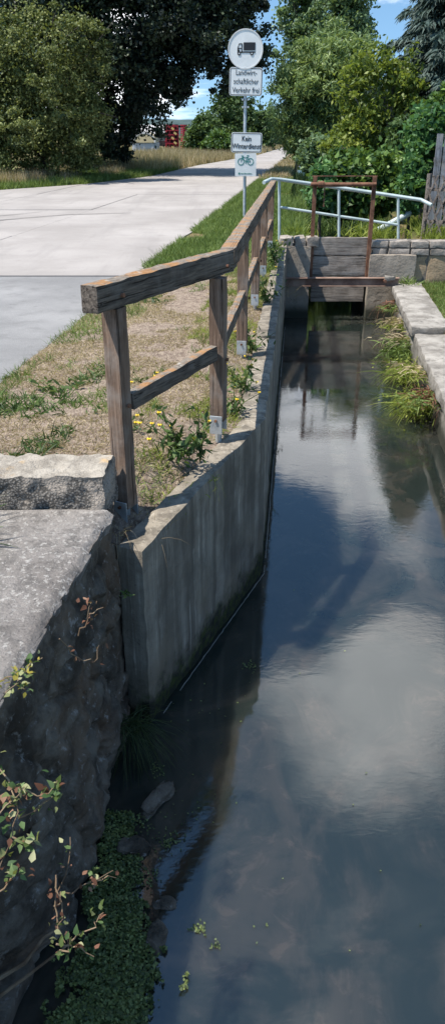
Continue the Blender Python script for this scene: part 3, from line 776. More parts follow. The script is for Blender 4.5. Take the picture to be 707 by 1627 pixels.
tb = MB(); u = rd/.30; cx, cy_, cz = SX-.005, fy-.005, zc
def q(x0, z0, x1, z1): tb.box((cx+(x0+x1)/2*u, cy_, cz+(z0+z1)/2*u), ((x1-x0)*u, .003, (z1-z0)*u))
q(-.04, -.02, .165, .10); q(-.055, -.055, .165, -.035); q(-.145, -.055, -.055, -.035); q(-.075, -.055, -.06, .085)
q(-.145, -.05, -.13, .02); q(-.135, .005, -.07, .02); q(-.115, .07, -.07, .085); q(-.135, -.04, -.11, -.005)
tb.add([(cx-.145*u, cy_, cz+.02*u), (cx-.132*u, cy_, cz+.02*u), (cx-.104*u, cy_, cz+.085*u), (cx-.118*u, cy_, cz+.085*u)], [(0, 1, 2, 3)])
tb.disc((cx-.115*u, cy_-.001, cz-.066*u), .030*u, .004, 20); tb.disc((cx+.105*u, cy_-.001, cz-.066*u), .030*u, .004, 20)
tb.build('truck_symbol', SIGNB, dc)
wt = MB()
for dx in (-.115, .105): MB().disc((cx+dx*u, cy_-.005, cz-.066*u), .011*u, .002, 12).build('wheel_hub', SIGNW, dc)
def plate(px0, py0, px1, py1, rad, border, tl, name='plate'):
    a = PY(px0, py0, SY); b = PY(px1, py1, SY); c = ((a.x+b.x)/2, SY, (a.z+b.z)/2); w = b.x-a.x; h = a.z-b.z
    p = tilt(MB().add(*rrect(c, w, h, rad, .006)), c, tl).build(name, SIGNW, sg)
    if border:
        f = tilt(MB().add(*rframe((c[0], SY-.006, c[2]), w-.022, h-.022, rad*.8, .011, 0)), c, tl).build('border', SIGNB, p)
    return p, c, w, h
p1, c1, w1_, h1 = plate(364.5, 107, 416.5, 152.5, .05, True, R(1.0))
for s, dx, i in (('Landwirt-', .005, 0), ('schaftlicher', .0, 1), ('Verkehr', -.082, 2), ('frei', .178, 2)):
    text(s, .125, Vector((c1[0]+dx, SY-.006, c1[2]+.140-.137*i-dx*.017)), SIGNB, p1, -.0006, sx=.78, tilt=R(1))
p2, c2, w2_, h2 = plate(367.5, 210.5, 415.5, 242.5, .04, True, R(1.2))
for i, s in enumerate(('Kein', 'Winterdienst')):
    text(s, .122, Vector((c2[0]+.0, SY-.006, c2[2]+.062-.125*i)), SIGNB, p2, .0015, sx=.80, tilt=R(1.2))
p3, c3, w3, h3 = plate(373.5, 243.5, 406.5, 280, .012, False, R(-.6))
bk = MB(); s = w3/.40; bx, by, bz = c3[0], SY-.006, c3[2]+.055*s
for dx in (-.09, .09): bk.ring((bx+dx*s, by, bz), .050*s, .062*s, .002, 24)
def bl(x0, z0, x1, z1, w=.011): bk.beam((bx+x0*s, by-.0005, bz+z0*s), (bx+x1*s, by-.0005, bz+z1*s), .002, w*s, (0, 0, 1) if abs(z1-z0) < abs(x1-x0) else (1, 0, 0))
for a in ((-.09, 0, -.055, .095), (-.06, .075, .035, .075), (-.065, .07, .0, 0), (.0, 0, .04, .10), (.0, 0, .09, 0), (.09, 0, .035, .08), (-.085, .10, -.04, .10), (.02, .105, .065, .105), (-.01, -.01, .015, -.035)): bl(*a)
bk.build('bicycle_symbol', SIGNG, p3)
sm = MB(); sm.box((c3[0]-.12*s, by, c3[2]-.15*s), (.03*s, .002, .03*s))
for k in range(9): sm.box((c3[0]+(-.08+.024*k)*s, by, c3[2]-.152*s), ((.014+.004*(k % 2))*s, .002, (.014+.006*((k*7) % 3 == 0))*s))
sm.build('small_print', SIGNG, p3)

# ------------------------------------------------------------------ sluice, footbridge, cross wall
GY = 11.72
def X(px, y, Y): return PY(px, y, Y).x
sl = empty('sluice_gate', (1.73, GY, WATERZ), 'rusty framed timber sluice gate with grey plank boards across the canal', 'sluice gate')
xa, xb = 1.305, 2.145
for xx, pxx in ((xa, 493), (xb, 583)):
    mb = MB(); mb.box((xx, GY-.05, .335), (.055, .012, 1.39)); mb.box((xx+(.02 if xx == xa else -.02), GY-.022, .335), (.012, .045, 1.39))
    mb.build('upright', RUST, sl, False, .002)
MB().beam((xa-.04, GY-.03, 1.035), (xb+.04, GY-.03, 1.035), .03, .012).build('top_bar', RUST, sl)
MB().tube([(xa-.06, GY-.07, .93), (xa+.3, GY-.07, .925), (xb+.02, GY-.07, .93)], [.028, .03, .026], 10).build('winding_shaft', RUST, sl, True)
ch = MB()
for k in range(4):
    c = MB().ring((0, 0, 0), .030, .044, .016, 14); ch.add([(xa+.05+.022*k+p[1], GY-.07+p[0], .93+p[2]) for p in c.v], c.f)
ch.build('chain_coil', RUST, sl)
for k in range(2):
    c = MB(); x0 = xa+.14 if k == 0 else xb-.12; L = .28
    for j in range(int(L/.035)): c.box((x0, GY-.045, .90-.035*j), (.02 if j % 2 else .008, .008 if j % 2 else .02, .042))
    if k == 0: c.build('chain', RUST, sl)
zb = [.215, -.045, -.325, -.385, -.705]
for i, (z0, z1) in enumerate(((-.04, .215), (-.325, -.05), (-.705, -.335))):
    o = MB().add(*hbox((0, 0, 0), (xb-xa-.045, .06, z1-z0), None, (30, 3, 8), amp=.004, ns=6, seed=40+i, rnd=.006)).build('gate_board', BOARDW, sl, True)
    o.location = Vector(((xa+xb)/2, GY+.015, (z0+z1)/2))
# steel beam in front
sb = MB(); x0, x1 = X(452, 445, 11.45), X(628, 445, 11.45)+.04; yb_, zt = 11.40, -.31
sb.box(((x0+x1)/2, yb_, zt), (x1-x0, .09, .012)); sb.box(((x0+x1)/2, yb_+.005, zt-.055), (x1-x0-.01, .012, .098)); sb.box(((x0+x1)/2, yb_, zt-.11), (x1-x0, .09, .012))
be = sb.build('steel_beam', RUSTL, None, False, .003); tag(be, 'rusty steel I beam spanning the canal in front of gate', 'beam')
MB().tube([(x1-.22, yb_-.05, zt-.03), (x1-.22, yb_-.10, zt-.03)], .022, 8).build('bolt', RUST, be)
MB().add(*hbox((x1-.15, yb_-.03, zt+.0), (.14, .1, .05), None, (4, 3, 2), amp=.02, ns=9, seed=3)).build('stone_wedge', RIGHTC, be, True)
fb = empty('footbridge', (1.7, 12.2, .1), 'small concrete footbridge behind the sluice on two brown piers', 'footbridge')
lx0 = lw(11.75)-.28
MB().add(*hexa([(lx0+.2, 11.62, -1.3), (xa-.01, 11.62, -1.3), (xa-.01, 12.9, -1.3), (lx0+.2, 12.9, -1.3)], [(lx0+.2, 11.62, .10), (xa-.01, 11.62, .10), (xa-.01, 12.9, .10), (lx0+.2, 12.9, .10)], (8, 10, 16), .012, 6, 9, .012)).build('pier', PIERC, fb, True)
MB().add(*hexa([(xb+.01, 11.62, -1.3), (rw(11.7)+.3, 11.62, -1.3), (rw(11.7)+.3, 12.9, -1.3), (xb+.01, 12.9, -1.3)], [(xb+.01, 11.62, -.02), (rw(11.7)+.3, 11.62, -.02), (rw(11.7)+.3, 12.9, -.02), (xb+.01, 12.9, -.02)], (8, 10, 14), .010, 6, 10, .012)).build('pier', PIERC, fb, True)
MB().add(*hexa([(xa-.01, 11.84, -.10), (xb+.01, 11.84, -.10), (xb+.01, 12.9, -.10), (xa-.01, 12.9, -.10)], [(xa-.01, 11.84, .08), (xb+.01, 11.84, .08), (xb+.01, 12.9, .08), (xa-.01, 12.9, .08)], (8, 6, 3), .006, 6, 11)).build('deck', PIERC, fb, True)
g = rng(8); xk = lw(11.7)-.12
for i in range(3):
    w = (.22, .17, .20)[i]; MB().add(*hbox((xk+w/2, 11.78, .155), (w-.02, .30, .13), None, (4, 5, 3), amp=.02, ns=7, seed=60+i, rnd=.015)).build('coping_stone', STONEC, fb, True); xk += w
# cross wall on the right with two courses of rough blocks over larger stones
cwl = empty('cross_wall', (3.3, 11.85, -.42), 'low rough stone wall with two block courses right of the gate', 'wall')
MB().add(*hexa([(2.30, 11.76, -.7), (5.6, 11.62, -.7), (5.6, 12.0, -.7), (2.30, 12.04, -.7)], [(2.30, 11.76, .155), (5.6, 11.62, .155), (5.6, 12.0, .155), (2.30, 12.04, .155)], (10, 2, 4), .004, 6, 12)).build('core', MORTAR, cwl)
def wy(x): return 11.745-.0424*(x-2.3)
for row, (z0, z1) in enumerate(((.068, .165), (-.04, .06))):
    x = 2.20 if row else 2.18
    while x < 5.4:
        w = g.uniform(.22, .34); zz0, zz1 = z0+g.uniform(-.004, .004), z1+g.uniform(-.008, .006)
        MB().add(*hbox((x+w/2, wy(x)+.09, (zz0+zz1)/2), (w-.022, .24, zz1-zz0), None, (5, 3, 3), amp=.012, ns=11, seed=70+x*3+row, rnd=.012)).build('block', STONEC, cwl, True); x += w
x = 2.18
while x < 5.4:
    w = g.uniform(.30, .52); MB().add(*hbox((x+w/2, wy(x)+.10, -.255+g.uniform(-.01, .01)), (w-.014, .22, .40), Matrix.Rotation(g.uniform(-.04, .04), 3, 'Y'), (6, 3, 6), amp=.013, ns=5, seed=170+x*3, rnd=.02)).build('stone', STONEB if g.uniform() < .45 else STONEC, cwl, True); x += w

rl = empty('metal_railing', (1.7, 12.1, .1), 'pale green tubular steel railing sloping across the footbridge', 'railing')
RY = 12.06
def rp(px, py, Y=RY): return PY(px, py, Y)
MB().tube([rp(419, 290, 11.75), rp(431, 284.5, 11.95), rp(446, 285.5), rp(560, 301.5), rp(668, 317.5), rp(685, 326, 11.9)], .026, 10).build('top_rail', PAINT, rl, True)
MB().tube([rp(444, 329), rp(538, 343.5), rp(633, 357.5)], .019, 10).build('middle_rail', PAINT, rl, True)
for pxx, t_, bb in ((443.5, 287, 388), (538, 299, 386), (632, 313, 386)):
    mb = MB(); mb.tube([rp(pxx, t_), rp(pxx, bb)], .021, 10); mb.build('post', PAINT, rl, True)
pi_ = MB().tube([PY(588, 372, 13.4), PY(600, 366, 13.4), PY(650, 339, 13.9)], .05, 14).build('pipe', PIPEW, None, True)
tag(pi_, 'thick pale pipe rising diagonally behind the railing', 'pipe')

# right canal wall
rwl = empty('bank_wall', (2.3, 8, WATERZ), 'pale concrete canal wall with cracked coping slabs along right bank', 'wall')
def rpan(y0, y1, zt, off, wid, seed, name='coping_slab', zb_=None):
    A, B = Vector((rw(y0)+off, y0, 0)), Vector((rw(y1)+off, y1, 0)); o = Vector((wid, 0, 0)); zb_ = zt-.12 if zb_ is None else zb_
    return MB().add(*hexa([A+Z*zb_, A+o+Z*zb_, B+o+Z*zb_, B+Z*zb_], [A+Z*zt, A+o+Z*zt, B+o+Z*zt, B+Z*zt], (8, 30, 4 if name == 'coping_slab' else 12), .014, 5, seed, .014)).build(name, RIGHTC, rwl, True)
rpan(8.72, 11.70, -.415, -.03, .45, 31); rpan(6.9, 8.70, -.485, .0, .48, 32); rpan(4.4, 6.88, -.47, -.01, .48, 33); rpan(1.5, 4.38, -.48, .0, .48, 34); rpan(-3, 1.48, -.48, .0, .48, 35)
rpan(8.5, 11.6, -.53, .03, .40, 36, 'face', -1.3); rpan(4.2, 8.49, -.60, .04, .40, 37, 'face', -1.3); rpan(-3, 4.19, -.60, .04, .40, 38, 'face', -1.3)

# lattice fence right of the footbridge
lf = empty('lattice_fence', (3.4, 12.6, .1), 'dark brown diagonal lattice fence above the stone wall at right', 'fence')
A0, A1 = Vector((3.17, 12.75, .08)), Vector((4.7, 12.1, .08)); ld = (A1-A0).normalized(); LL = (A1-A0).length; H_ = .92; ln = Vector((ld.y, -ld.x, 0))
for lay, sg_ in ((0, 1), (1, -1)):
    k = -H_*.42
    while k < LL+H_*.42:
        s0, s1 = k, k+sg_*H_*.42; z0, z1 = 0, H_
        def clip(s0, z0, s1, z1):
            t0, t1 = 0, 1
            for lim, lo in ((0, True), (LL, False)):
                ds = s1-s0; tt = (lim-s0)/ds
                if (ds > 0) == lo: t0 = max(t0, tt)
                else: t1 = min(t1, tt)
            return t0, t1
        t0, t1 = clip(s0, z0, s1, z1)
        if t1-t0 > .12:
            a = A0+ld*(s0+(s1-s0)*t0)+Z*(H_*t0); b = A0+ld*(s0+(s1-s0)*t1)+Z*(H_*t1); off = ln*(.014 if lay else -.014)
            MB().beam(a+off, b+off, .026, .022, ln).build('slat', LATTW, lf, False, .004)
        k += .14
for s in (.0, LL*.5, LL):
    p = A0+ld*s-ln*.06; MB().tube([p-Z*.3, p+Z*(H_+.02)], .04, 8).build('post', LATTW, lf, True)
for z in (.25, .72): MB().beam(A0-ln*.04+Z*z, A1-ln*.04+Z*z, .04, .05).build('rail', LATTW, lf)
gf = empty('board_fence', (3.55, 13.4, .1), 'tall grey upright board fence behind the lattice at right edge', 'fence')
for i in range(10):
    x = X(694, 260, 13.4)+i*.125; MB().add(*hbox((x, 13.4, .80+.03*math.sin(i*2.3)), (.10, .025, 1.55+.06*math.sin(i*2.3)), None, (2, 1, 8), amp=.006, ns=4, seed=i)).build('board', GREYW, gf)
for z in (.4, 1.2): MB().beam((X(694, 260, 13.4)-.05, 13.435, z), (X(694, 260, 13.4)+1.2, 13.435, z), .03, .07).build('rail', GREYW, gf)

# ------------------------------------------------------------------ far things by the field
MY = 74.0; MRED = flat('machine_red', (.30, .022, .035), .5); MDK = flat('machine_dark', (.045, .025, .025), .6); MYEL = flat('machine_yellow', (.60, .42, .16), .6)
mc = empty('farm_harrow', (PY(280, 240, MY).x, MY, .2), 'folded dark red farm harrow with ribbed roller standing by the field', 'farm machine')
def mp_(px, py, dy=0): p = PY(px, py, MY); p.y += dy; return p
for i, px in enumerate((264.5, 270, 276.5, 283)):
    MB().beam(mp_(px, 246), mp_(px, 198+(i % 2)*2), .16, .22, (0, 1, 0)).build('frame_beam', MRED, mc, False, .02)
for py in (200, 207, 214, 221, 228, 235): MB().beam(mp_(263, py, -.2), mp_(285, py, -.2), .1, .10).build('cross_bar', MRED, mc)
for i in range(5): MB().beam(mp_(273+(i % 2)*4, 203+i*7.5, -.35), mp_(277+(i % 2)*4, 206+i*7.5, -.35), .1, .16).build('tine_guard', MYEL, mc)
MB().box(mp_(274, 221, .1), (1.05, .1, 2.3)).build('back_panel', MDK, mc)
MB().tube([mp_(293, 246), mp_(293, 199)], .13, 10).build('roller_shaft', MDK, mc)
for i in range(15):
    a = mp_(293, 242-i*3.05); MB().tube([a-Z*.055, a+Z*.055], .36, 16).build('roller_ring', MRED if i % 2 else MRED, mc)
MB().beam(mp_(283, 232, -.1), mp_(262, 224, -.1), .1, .1).build('drawbar', MRED, mc); MB().beam(mp_(250, 228, 0), mp_(264, 228, 0), .2, .45).build('side_wing', MDK, mc)
TY = 66.0
tr = empty('storage_trailer', (PY(236, 240, TY).x, TY, .2), 'white trailer under a cream rounded hood in the field', 'trailer')
ca, cb = PY(212, 244, TY), PY(250, 227, TY)
MB().box(((ca.x+cb.x)/2, TY+1, (ca.z+cb.z)/2), (cb.x-ca.x, 3.0, cb.z-ca.z)).build('box_body', flat('trailer_white', (.55, .58, .62), .5), tr, False, .03)
hv = []; N = 12
for yy_ in (TY-.6, TY+2.6):
    for k in range(N+1):
        a = math.pi*k/N; hv.append(((ca.x+cb.x)/2+(cb.x-ca.x)*.47*-math.cos(a), yy_, cb.z+.02+.72*math.sin(a)))
hf = [(k, k+1, N+2+k, N+1+k) for k in range(N)]+[tuple(range(N, -1, -1)), tuple(range(N+1, 2*N+2))]
hd = MB().add(hv, hf).build('hood', flat('cream_tarp', (.62, .52, .32), .7), tr, True)
hv2 = [(v[0], TY-.62, cb.z+.02+(v[2]-cb.z-.02)*1.06) for v in hv[:N+1]]+[(v[0]*1+((ca.x+cb.x)/2-v[0])*.14, TY-.62, cb.z+.02+(v[2]-cb.z-.02)*.86) for v in hv[:N+1]]
MB().add(hv2, [(k, k+1, N+2+k, N+1+k) for k in range(N)]).build('hoop', SIGNR, tr)
for k in range(3): MB().beam(((ca.x*(3-k)+cb.x*k)/3+.3, TY-.52, ca.z), ((ca.x*(3-k)+cb.x*k)/3+.3, TY-.52, cb.z), .06, .05, (0, 1, 0)).build('side_post', SIGNR, tr)
for s in (-.6, .6): MB().disc(((ca.x+cb.x)/2+s, TY-.55, ca.z-.1), .3, .2, 16).build('wheel', MDK, tr)
BY = 160.0
bn = empty('barn', (PY(235, 215, BY).x, BY, 0), 'long low barn with pale roof far across the field', 'barn')
ba, bb_ = PY(180, 240, BY), PY(262, 207, BY)
MB().box(((ba.x+bb_.x)/2, BY+6, bb_.z/2-.3), (bb_.x-ba.x, 12, bb_.z-.6)).build('wall', flat('barn_wall', (.30, .27, .24), .8), bn)
MB().add([(ba.x-.4, BY-.5, bb_.z-.6), (bb_.x+.4, BY-.5, bb_.z-.6), (bb_.x+.4, BY+6, bb_.z+1.0), (ba.x-.4, BY+6, bb_.z+1.0), (ba.x-.4, BY+12.5, bb_.z-.6), (bb_.x+.4, BY+12.5, bb_.z-.6)], [(0, 1, 2, 3), (3, 2, 5, 4), (0, 3, 4), (1, 5, 2)]).build('roof', flat('barn_roof', (.60, .58, .56), .6), bn)
for k in range(4): MB().box((ba.x+2+k*2.3, BY-.02, 1.6), (1.4, .06, 1.0)).build('window', MDK, bn)

# ------------------------------------------------------------------ trees
Yl = 36.0
tree('maple_tree', 'huge dark leaved tree overhanging the road from the left', (PY(120, 262, Yl).x, Yl, .1), (.45, 8.5), [
    blob(60, 40, 130, 110, Yl), blob(190, 40, 110, 110, Yl), blob(180, 150, 75, 90, Yl), blob(300, 15, 85, 80, Yl-1), blob(345, 60, 62, 62, Yl-1),
    blob(265, 105, 60, 55, Yl), blob(395, 35, 40, 60, Yl-2), blob(350, 125, 22, 26, Yl-2), blob(390, 95, 25, 40, Yl-2), blob(120, -120, 170, 130, Yl), blob(290, -90, 130, 90, Yl), blob(172, 215, 38, 50, Yl+1), blob(200, 180, 24, 36, Yl+1)],
    165000, .165, .115, LEAF_OAK, 1, simple('dark_bark', (.02, .017, .014), (.05, .042, .035), 9), per=150, spread=.22, up=.35)
tree('hawthorn_bush', 'broad olive green bush beside the road, in front of the dark tree', (PY(70, 285, 30).x, 30.5, .1), (.16, 3.6), [
    blob(60, 110, 90, 75, 30), blob(20, 180, 80, 85, 30), blob(105, 180, 62, 80, 30), blob(135, 75, 34, 38, 30), blob(50, 235, 95, 45, 30), blob(130, 215, 42, 50, 30), blob(-30, 120, 80, 110, 30), blob(150, 130, 22, 60, 30), blob(30, 45, 30, 26, 30), blob(85, 32, 22, 20, 30), blob(160, 60, 14, 20, 29.5), blob(162, 180, 16, 26, 29.5), blob(110, 55, 20, 24, 29), blob(5, 70, 40, 30, 29), blob(70, 140, 30, 26, 27.6), blob(20, 200, 34, 28, 27.4), blob(120, 200, 26, 26, 28), blob(100, 110, 24, 22, 27.8)],
    88000, .115, .065, LEAF_HAW, 2, cat='bush', per=150, spread=.26)
hs = [(318, 222, 20, 34, 66, LEAF_HED, 'dark narrow shrub right beside the red harrow'), (352, 205, 36, 48, 78, LEAF_HED, 'rounded green tree at the road bend behind the sign post'), (346, 232, 22, 20, 62, LEAF_BSH, 'low leafy hedge bush at the road edge left of sign'),
      (400, 210, 30, 36, 95, LEAF_HED, 'far green tree right of the sign post by the road'), (428, 208, 26, 34, 120, LEAF_POP, 'hazy green tree at the far end of the road'), (375, 178, 26, 24, 84, LEAF_HED, 'tall tree crown just left of the sign pole'), (452, 214, 18, 24, 150, LEAF_POP, 'farthest pale green tree where the road vanishes')]
for i, (px, py, rx, ry, Y, mt, lb) in enumerate(hs):
    bs = [blob(px, py, rx, ry, Y), blob(px-rx*.45, py+ry*.35, rx*.7, ry*.75, Y), blob(px+rx*.5, py+ry*.3, rx*.6, ry*.8, Y), blob(px+rx*.1, py-ry*.5, rx*.6, ry*.55, Y)]
    c = PY(px, py, Y); tree('roadside_tree', lb, (c.x, Y, .1), (.14+.002*Y, max(c.z, 1.2)), bs, 9000, .10+.0022*Y, .07+.0016*Y, mt, 30+i, cat='tree', group='trees along the far road', limbs=False)
def pop(name, lb, cx, Y, w, topy, seed, n, mat=LEAF_POP, L=.2):
    bs = []; g = rng(seed); yb0 = 235
    for k in range(9):
        f = k/8; py = yb0-15+(topy-yb0+25)*f; ww = w*(.55+.75*math.sin(math.pi*min(f*.8+.16, 1)))
        bs.append(blob(cx+g.uniform(-.2, .2)*w, py, ww*.8, abs(topy-yb0)/9*1.35, Y)); 
        bs.append(blob(cx+g.uniform(-.6, .6)*w, py+g.uniform(-8, 8), ww*.5, abs(topy-yb0)/9, Y-.6))
    tree(name, lb, (PY(cx, 240, Y).x, Y, .1), (.3, PY(cx, topy, Y).z*.85), bs, n, L, L*.75, mat, seed, BARKG, per=110, spread=.34)
pop('poplar_tree', 'tall grey green poplar standing nearest the road', 485, 50, 44, -70, 41, 34000)
pop('poplar_tree', 'tall poplar left of the blue spruce', 548, 46, 42, -95, 42, 36000)
tree('willow_tree', 'light green willow with feathery crown in front of the poplars', (PY(520, 262, 34).x, 34, .1), (.22, 4.5), [
    blob(520, 110, 62, 55, 34), blob(490, 165, 52, 55, 34), blob(555, 165, 50, 60, 34), blob(515, 215, 50, 40, 34), blob(470, 205, 26, 45, 34), blob(540, 85, 34, 28, 34), blob(575, 120, 26, 40, 34)],
    46000, .24, .055, LEAF_WIL, 43, BARKG, per=150, spread=.27, hang=.35)
tree('fruit_tree', 'yellow green fruit tree between willow and spruce', (PY(612, 300, 19).x, 19, .08), (.10, 2.4), [
    blob(560, 150, 24, 45, 19), blob(590, 105, 30, 28, 19), blob(635, 115, 26, 30, 19), blob(615, 165, 38, 38, 19), blob(575, 200, 38, 30, 19), blob(650, 160, 18, 30, 19), blob(545, 235, 40, 24, 19), blob(600, 235, 26, 18, 19)],
    8500, .12, .055, LEAF_FRU, 44, BARKG, per=45, spread=.34, hang=.3)
# shrubs behind the railing
for i, (px, py, rx, ry, Y, mt, n, lb) in enumerate((
    (545, 295, 46, 46, 15.2, LEAF_BSH, 9000, 'dense dark green shrub behind the middle of the railing'),
    (510, 300, 16, 36, 14.6, LEAF_IVY, 2500, 'small leafy shrub behind the left gate upright'),
    (600, 290, 40, 44, 15.6, LEAF_BSH, 7000, 'dark shrub behind the right gate upright'),
    (680, 215, 30, 42, 14.6, LEAF_IVY, 6000, 'bright leafy vine bush above the lattice fence'),
    (655, 290, 16, 46, 14.0, LEAF_IVY, 3500, 'climbing green shrub left of the lattice fence'),
    (505, 245, 32, 28, 27, LEAF_POP, 5000, 'pale greyish bush at the far bank under the willow'),
    (700, 180, 26, 30, 17, LEAF_BSH, 3000, 'green shrub at right picture edge under the spruce'),
    (640, 230, 26, 40, 17.5, LEAF_HED, 4000, 'dark shrub below the fruit tree'))):
    bs = [blob(px, py, rx, ry, Y), blob(px-rx*.5, py+ry*.4, rx*.6, ry*.6, Y-.2), blob(px+rx*.5, py+ry*.35, rx*.6, ry*.65, Y-.2), blob(px, py-ry*.45, rx*.65, ry*.55, Y)]
    c = PY(px, py, Y); tree('shrub', lb, (c.x, Y, .07), (.035, max(c.z-.2, .3)), bs, n, .085+.002*Y, .06+.0012*Y, mt, 60+i, cat='shrub', per=25, spread=.33)
# spruce
def spruce(name, lb, x, Y, H, R0, seed, n_lv=44):
    g = rng(seed); t = empty(name, (x, Y, .05), lb, 'tree'); mb = MB()
    mb.tube([(x, Y, -.2), (x, Y, H*.5), (x, Y, H)], [.2, .11, .015], 9); mb.build('trunk', BARK, t, True)
    Bs, Ds, Ls, Gs, Ts = [], [], [], [], []; br = MB()
    for k in range(n_lv):
        f = k/n_lv; z = .5+(H-.7)*f; rr = R0*(1-f)**.85+.12; nb = int(13-5*f); a0 = g.uniform(0, 6.28)
        for j in range(nb):
            a = a0+6.283*j/nb+g.uniform(-.2, .2); r = rr*g.uniform(.72, 1.1); dx, dy = math.cos(a), math.sin(a); sag = g.uniform(.18, .34); br_tone = g.uniform(.15, .85)
            if r > .5 and k % 2 == 0: br.tube([(x, Y, z), (x+dx*r*.6, Y+dy*r*.6, z-sag*r*.36*.6), (x+dx*r*.97, Y+dy*r*.97, z-sag*r*.7)], [.022, .013, .004], 4, False)
            m_ = int(30+95*r)
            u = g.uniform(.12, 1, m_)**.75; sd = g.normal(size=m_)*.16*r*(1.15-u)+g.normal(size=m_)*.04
            p = np.stack([x+dx*r*u-dy*sd, Y+dy*r*u+dx*sd, z-sag*r*u*u*.7+g.normal(size=m_)*.03], 1)
            dd = np.stack([dx*.8-dy*np.sign(sd)*.7+g.normal(size=m_)*.35, dy*.8+dx*np.sign(sd)*.7+g.normal(size=m_)*.35, -.30+g.normal(size=m_)*.3], 1)
            Bs.append(p); Ds.append(dd); Ls.append(g.uniform(.09, .19, m_)); Ts.append(np.clip(br_tone*.5+u*.45+g.normal(size=m_)*.15, 0, 1))  # inner needles painted darker, as shade within the crown
    br.build('branches', BARK, t)
    B = np.concatenate(Bs); D = np.concatenate(Ds); L = np.concatenate(Ls)
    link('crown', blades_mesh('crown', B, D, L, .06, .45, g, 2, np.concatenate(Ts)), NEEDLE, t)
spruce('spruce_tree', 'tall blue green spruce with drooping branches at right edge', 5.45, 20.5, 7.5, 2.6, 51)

# ------------------------------------------------------------------ grass and weeds
g = rng(100)
def scatter(n, fx, y0, y1, fz, keep=None, pw=1.0):
    y = y0+(y1-y0)*g.uniform(0, 1, n)**pw; u = g.uniform(0, 1, n); out = []
    for yy_, uu in zip(y, u):
        a, b = fx(yy_); x = a+(b-a)*uu
        if keep and not keep(x, yy_): continue
        out.append((x, yy_, fz(x, yy_)-.004))
    return np.array(out)
N2 = lambda x, y, s, k=0: mnoise.noise(Vector((x*s, y*s, k)))
# dry short sward on the soil between road and wall
pts = scatter(90000, lambda y: (road_r(y)+.02, edge_l(y)-.01), 2.95, 10.8, gz, lambda x, y: N2(x, y, 1.7)+.4*N2(x, y, 7, 3) > -.12, .85)
grass('dry_turf', pts, .05, .0055, DRY, 101, 1.3, .3)
# green patches, patchy near, dense beyond
pts = scatter(30000, lambda y: (road_r(y)+.0, edge_l(y)-.01), 3.2, 10.5, gz, lambda x, y: N2(x, y, 1.5, 9)+.35*N2(x, y, 6, 2)+.35*max(0, 1-(x-road_r(y))/.5)+.1*max(0, (y-7)) > .22)
grass('short_grass', pts, .085, .006, GRASS, 102, .6, .35)
pts = scatter(70000, lambda y: (road_r(y)-.03, edge_l(y)+.02), 9.4, 32, gz, lambda x, y: N2(x, y, .9, 4)+.5*max(0, min(1, (y-9.4)/3)) > .05, 1.5)
grass('verge_grass', pts, .13, .012, GRASS, 103, .5, .3)
pts = scatter(16000, lambda y: (road_r(y)+.05, edge_l(y)-.1), 30, 120, gz)
grass('far_verge_grass', pts, .25, .05, DRY, 104, .5, .3, 1)
# verge under the big tree and bush
pts = scatter(60000, lambda y: (max(road_l(y), -13)-4.5, road_l(y)-.0), 20.6, 40, gz, lambda x, y: x > -15)
k = np.array([N2(p[0], p[1], .5, 1) > -.05 or (road_l(p[1])-p[0]) < 1.0 for p in pts])
grass('roadside_grass', pts[k], .30, .028, GRASS, 105, .4, .3, 1)
grass('roadside_dry_grass', pts[~k], .45, .022, DRY, 106, .25, .2)
pts = scatter(26000, lambda y: (road_l(y)-6, road_l(y)-.1), 36, 64, gz)
grass('tall_dry_grass', pts, .65, .03, DRY, 107, .2, .2)
pts = scatter(9000, lambda y: (road_l(y)-9, road_l(y)-.1), 60, 110, gz)
grass('field_grass', pts, .6, .08, DRY, 108, .3, .2, 1)
# right lawn
pts = scatter(36000, lambda y: (rw(y)+.43, rw(y)+2.4), 5.5, 11.72, gzr)
grass('lawn_grass', pts, .10, .009, GRASS, 109, .5, .3)
pts = scatter(9000, lambda y: (rw(y)+.5, rw(y)+2.6), 12.15, 15.5, gzr)
grass('rough_grass', pts, .28, .016, LIME, 110, .45, .35)
pts = scatter(7000, lambda y: (lw(y)-.4, lw(y)+.25), 12.4, 20, lambda x, y: .06)
grass('bank_grass', pts, .32, .018, GRASS, 111, .5, .4)
pts = scatter(16000, lambda y: (lw(y)-.2, rw(y)+.4), 15, 45, lambda x, y: -.55, None, 1.4)
grass('stream_bank_weeds', pts, .95, .03, WEED, 112, .6, .5)

pts = scatter(26000, lambda y: (edge_l(y)-.55, edge_l(y)-.02), 3.2, 10.5, gz, lambda x, y: N2(x, y, 2.3, 6)+.5*N2(x, y, 8, 2)+.35*max(0, 1-(edge_l(y)-x)/.3) > .28)
grass('bay_grass', pts, .085, .005, LIME, 113, .8, .5, 3)
pts = scatter(9000, lambda y: (-1.75, -.66), 3.12, 5.3, gz, lambda x, y: x < road_r(y)+.85 and x > road_r(y)-.02 and N2(x, y, 2.2, 12)+.35*N2(x, y, 9, 3)+.5*max(0, 4.2-y) > .12)
grass('edge_weeds', pts, .10, .010, WEED, 114, .9, .5, 3)
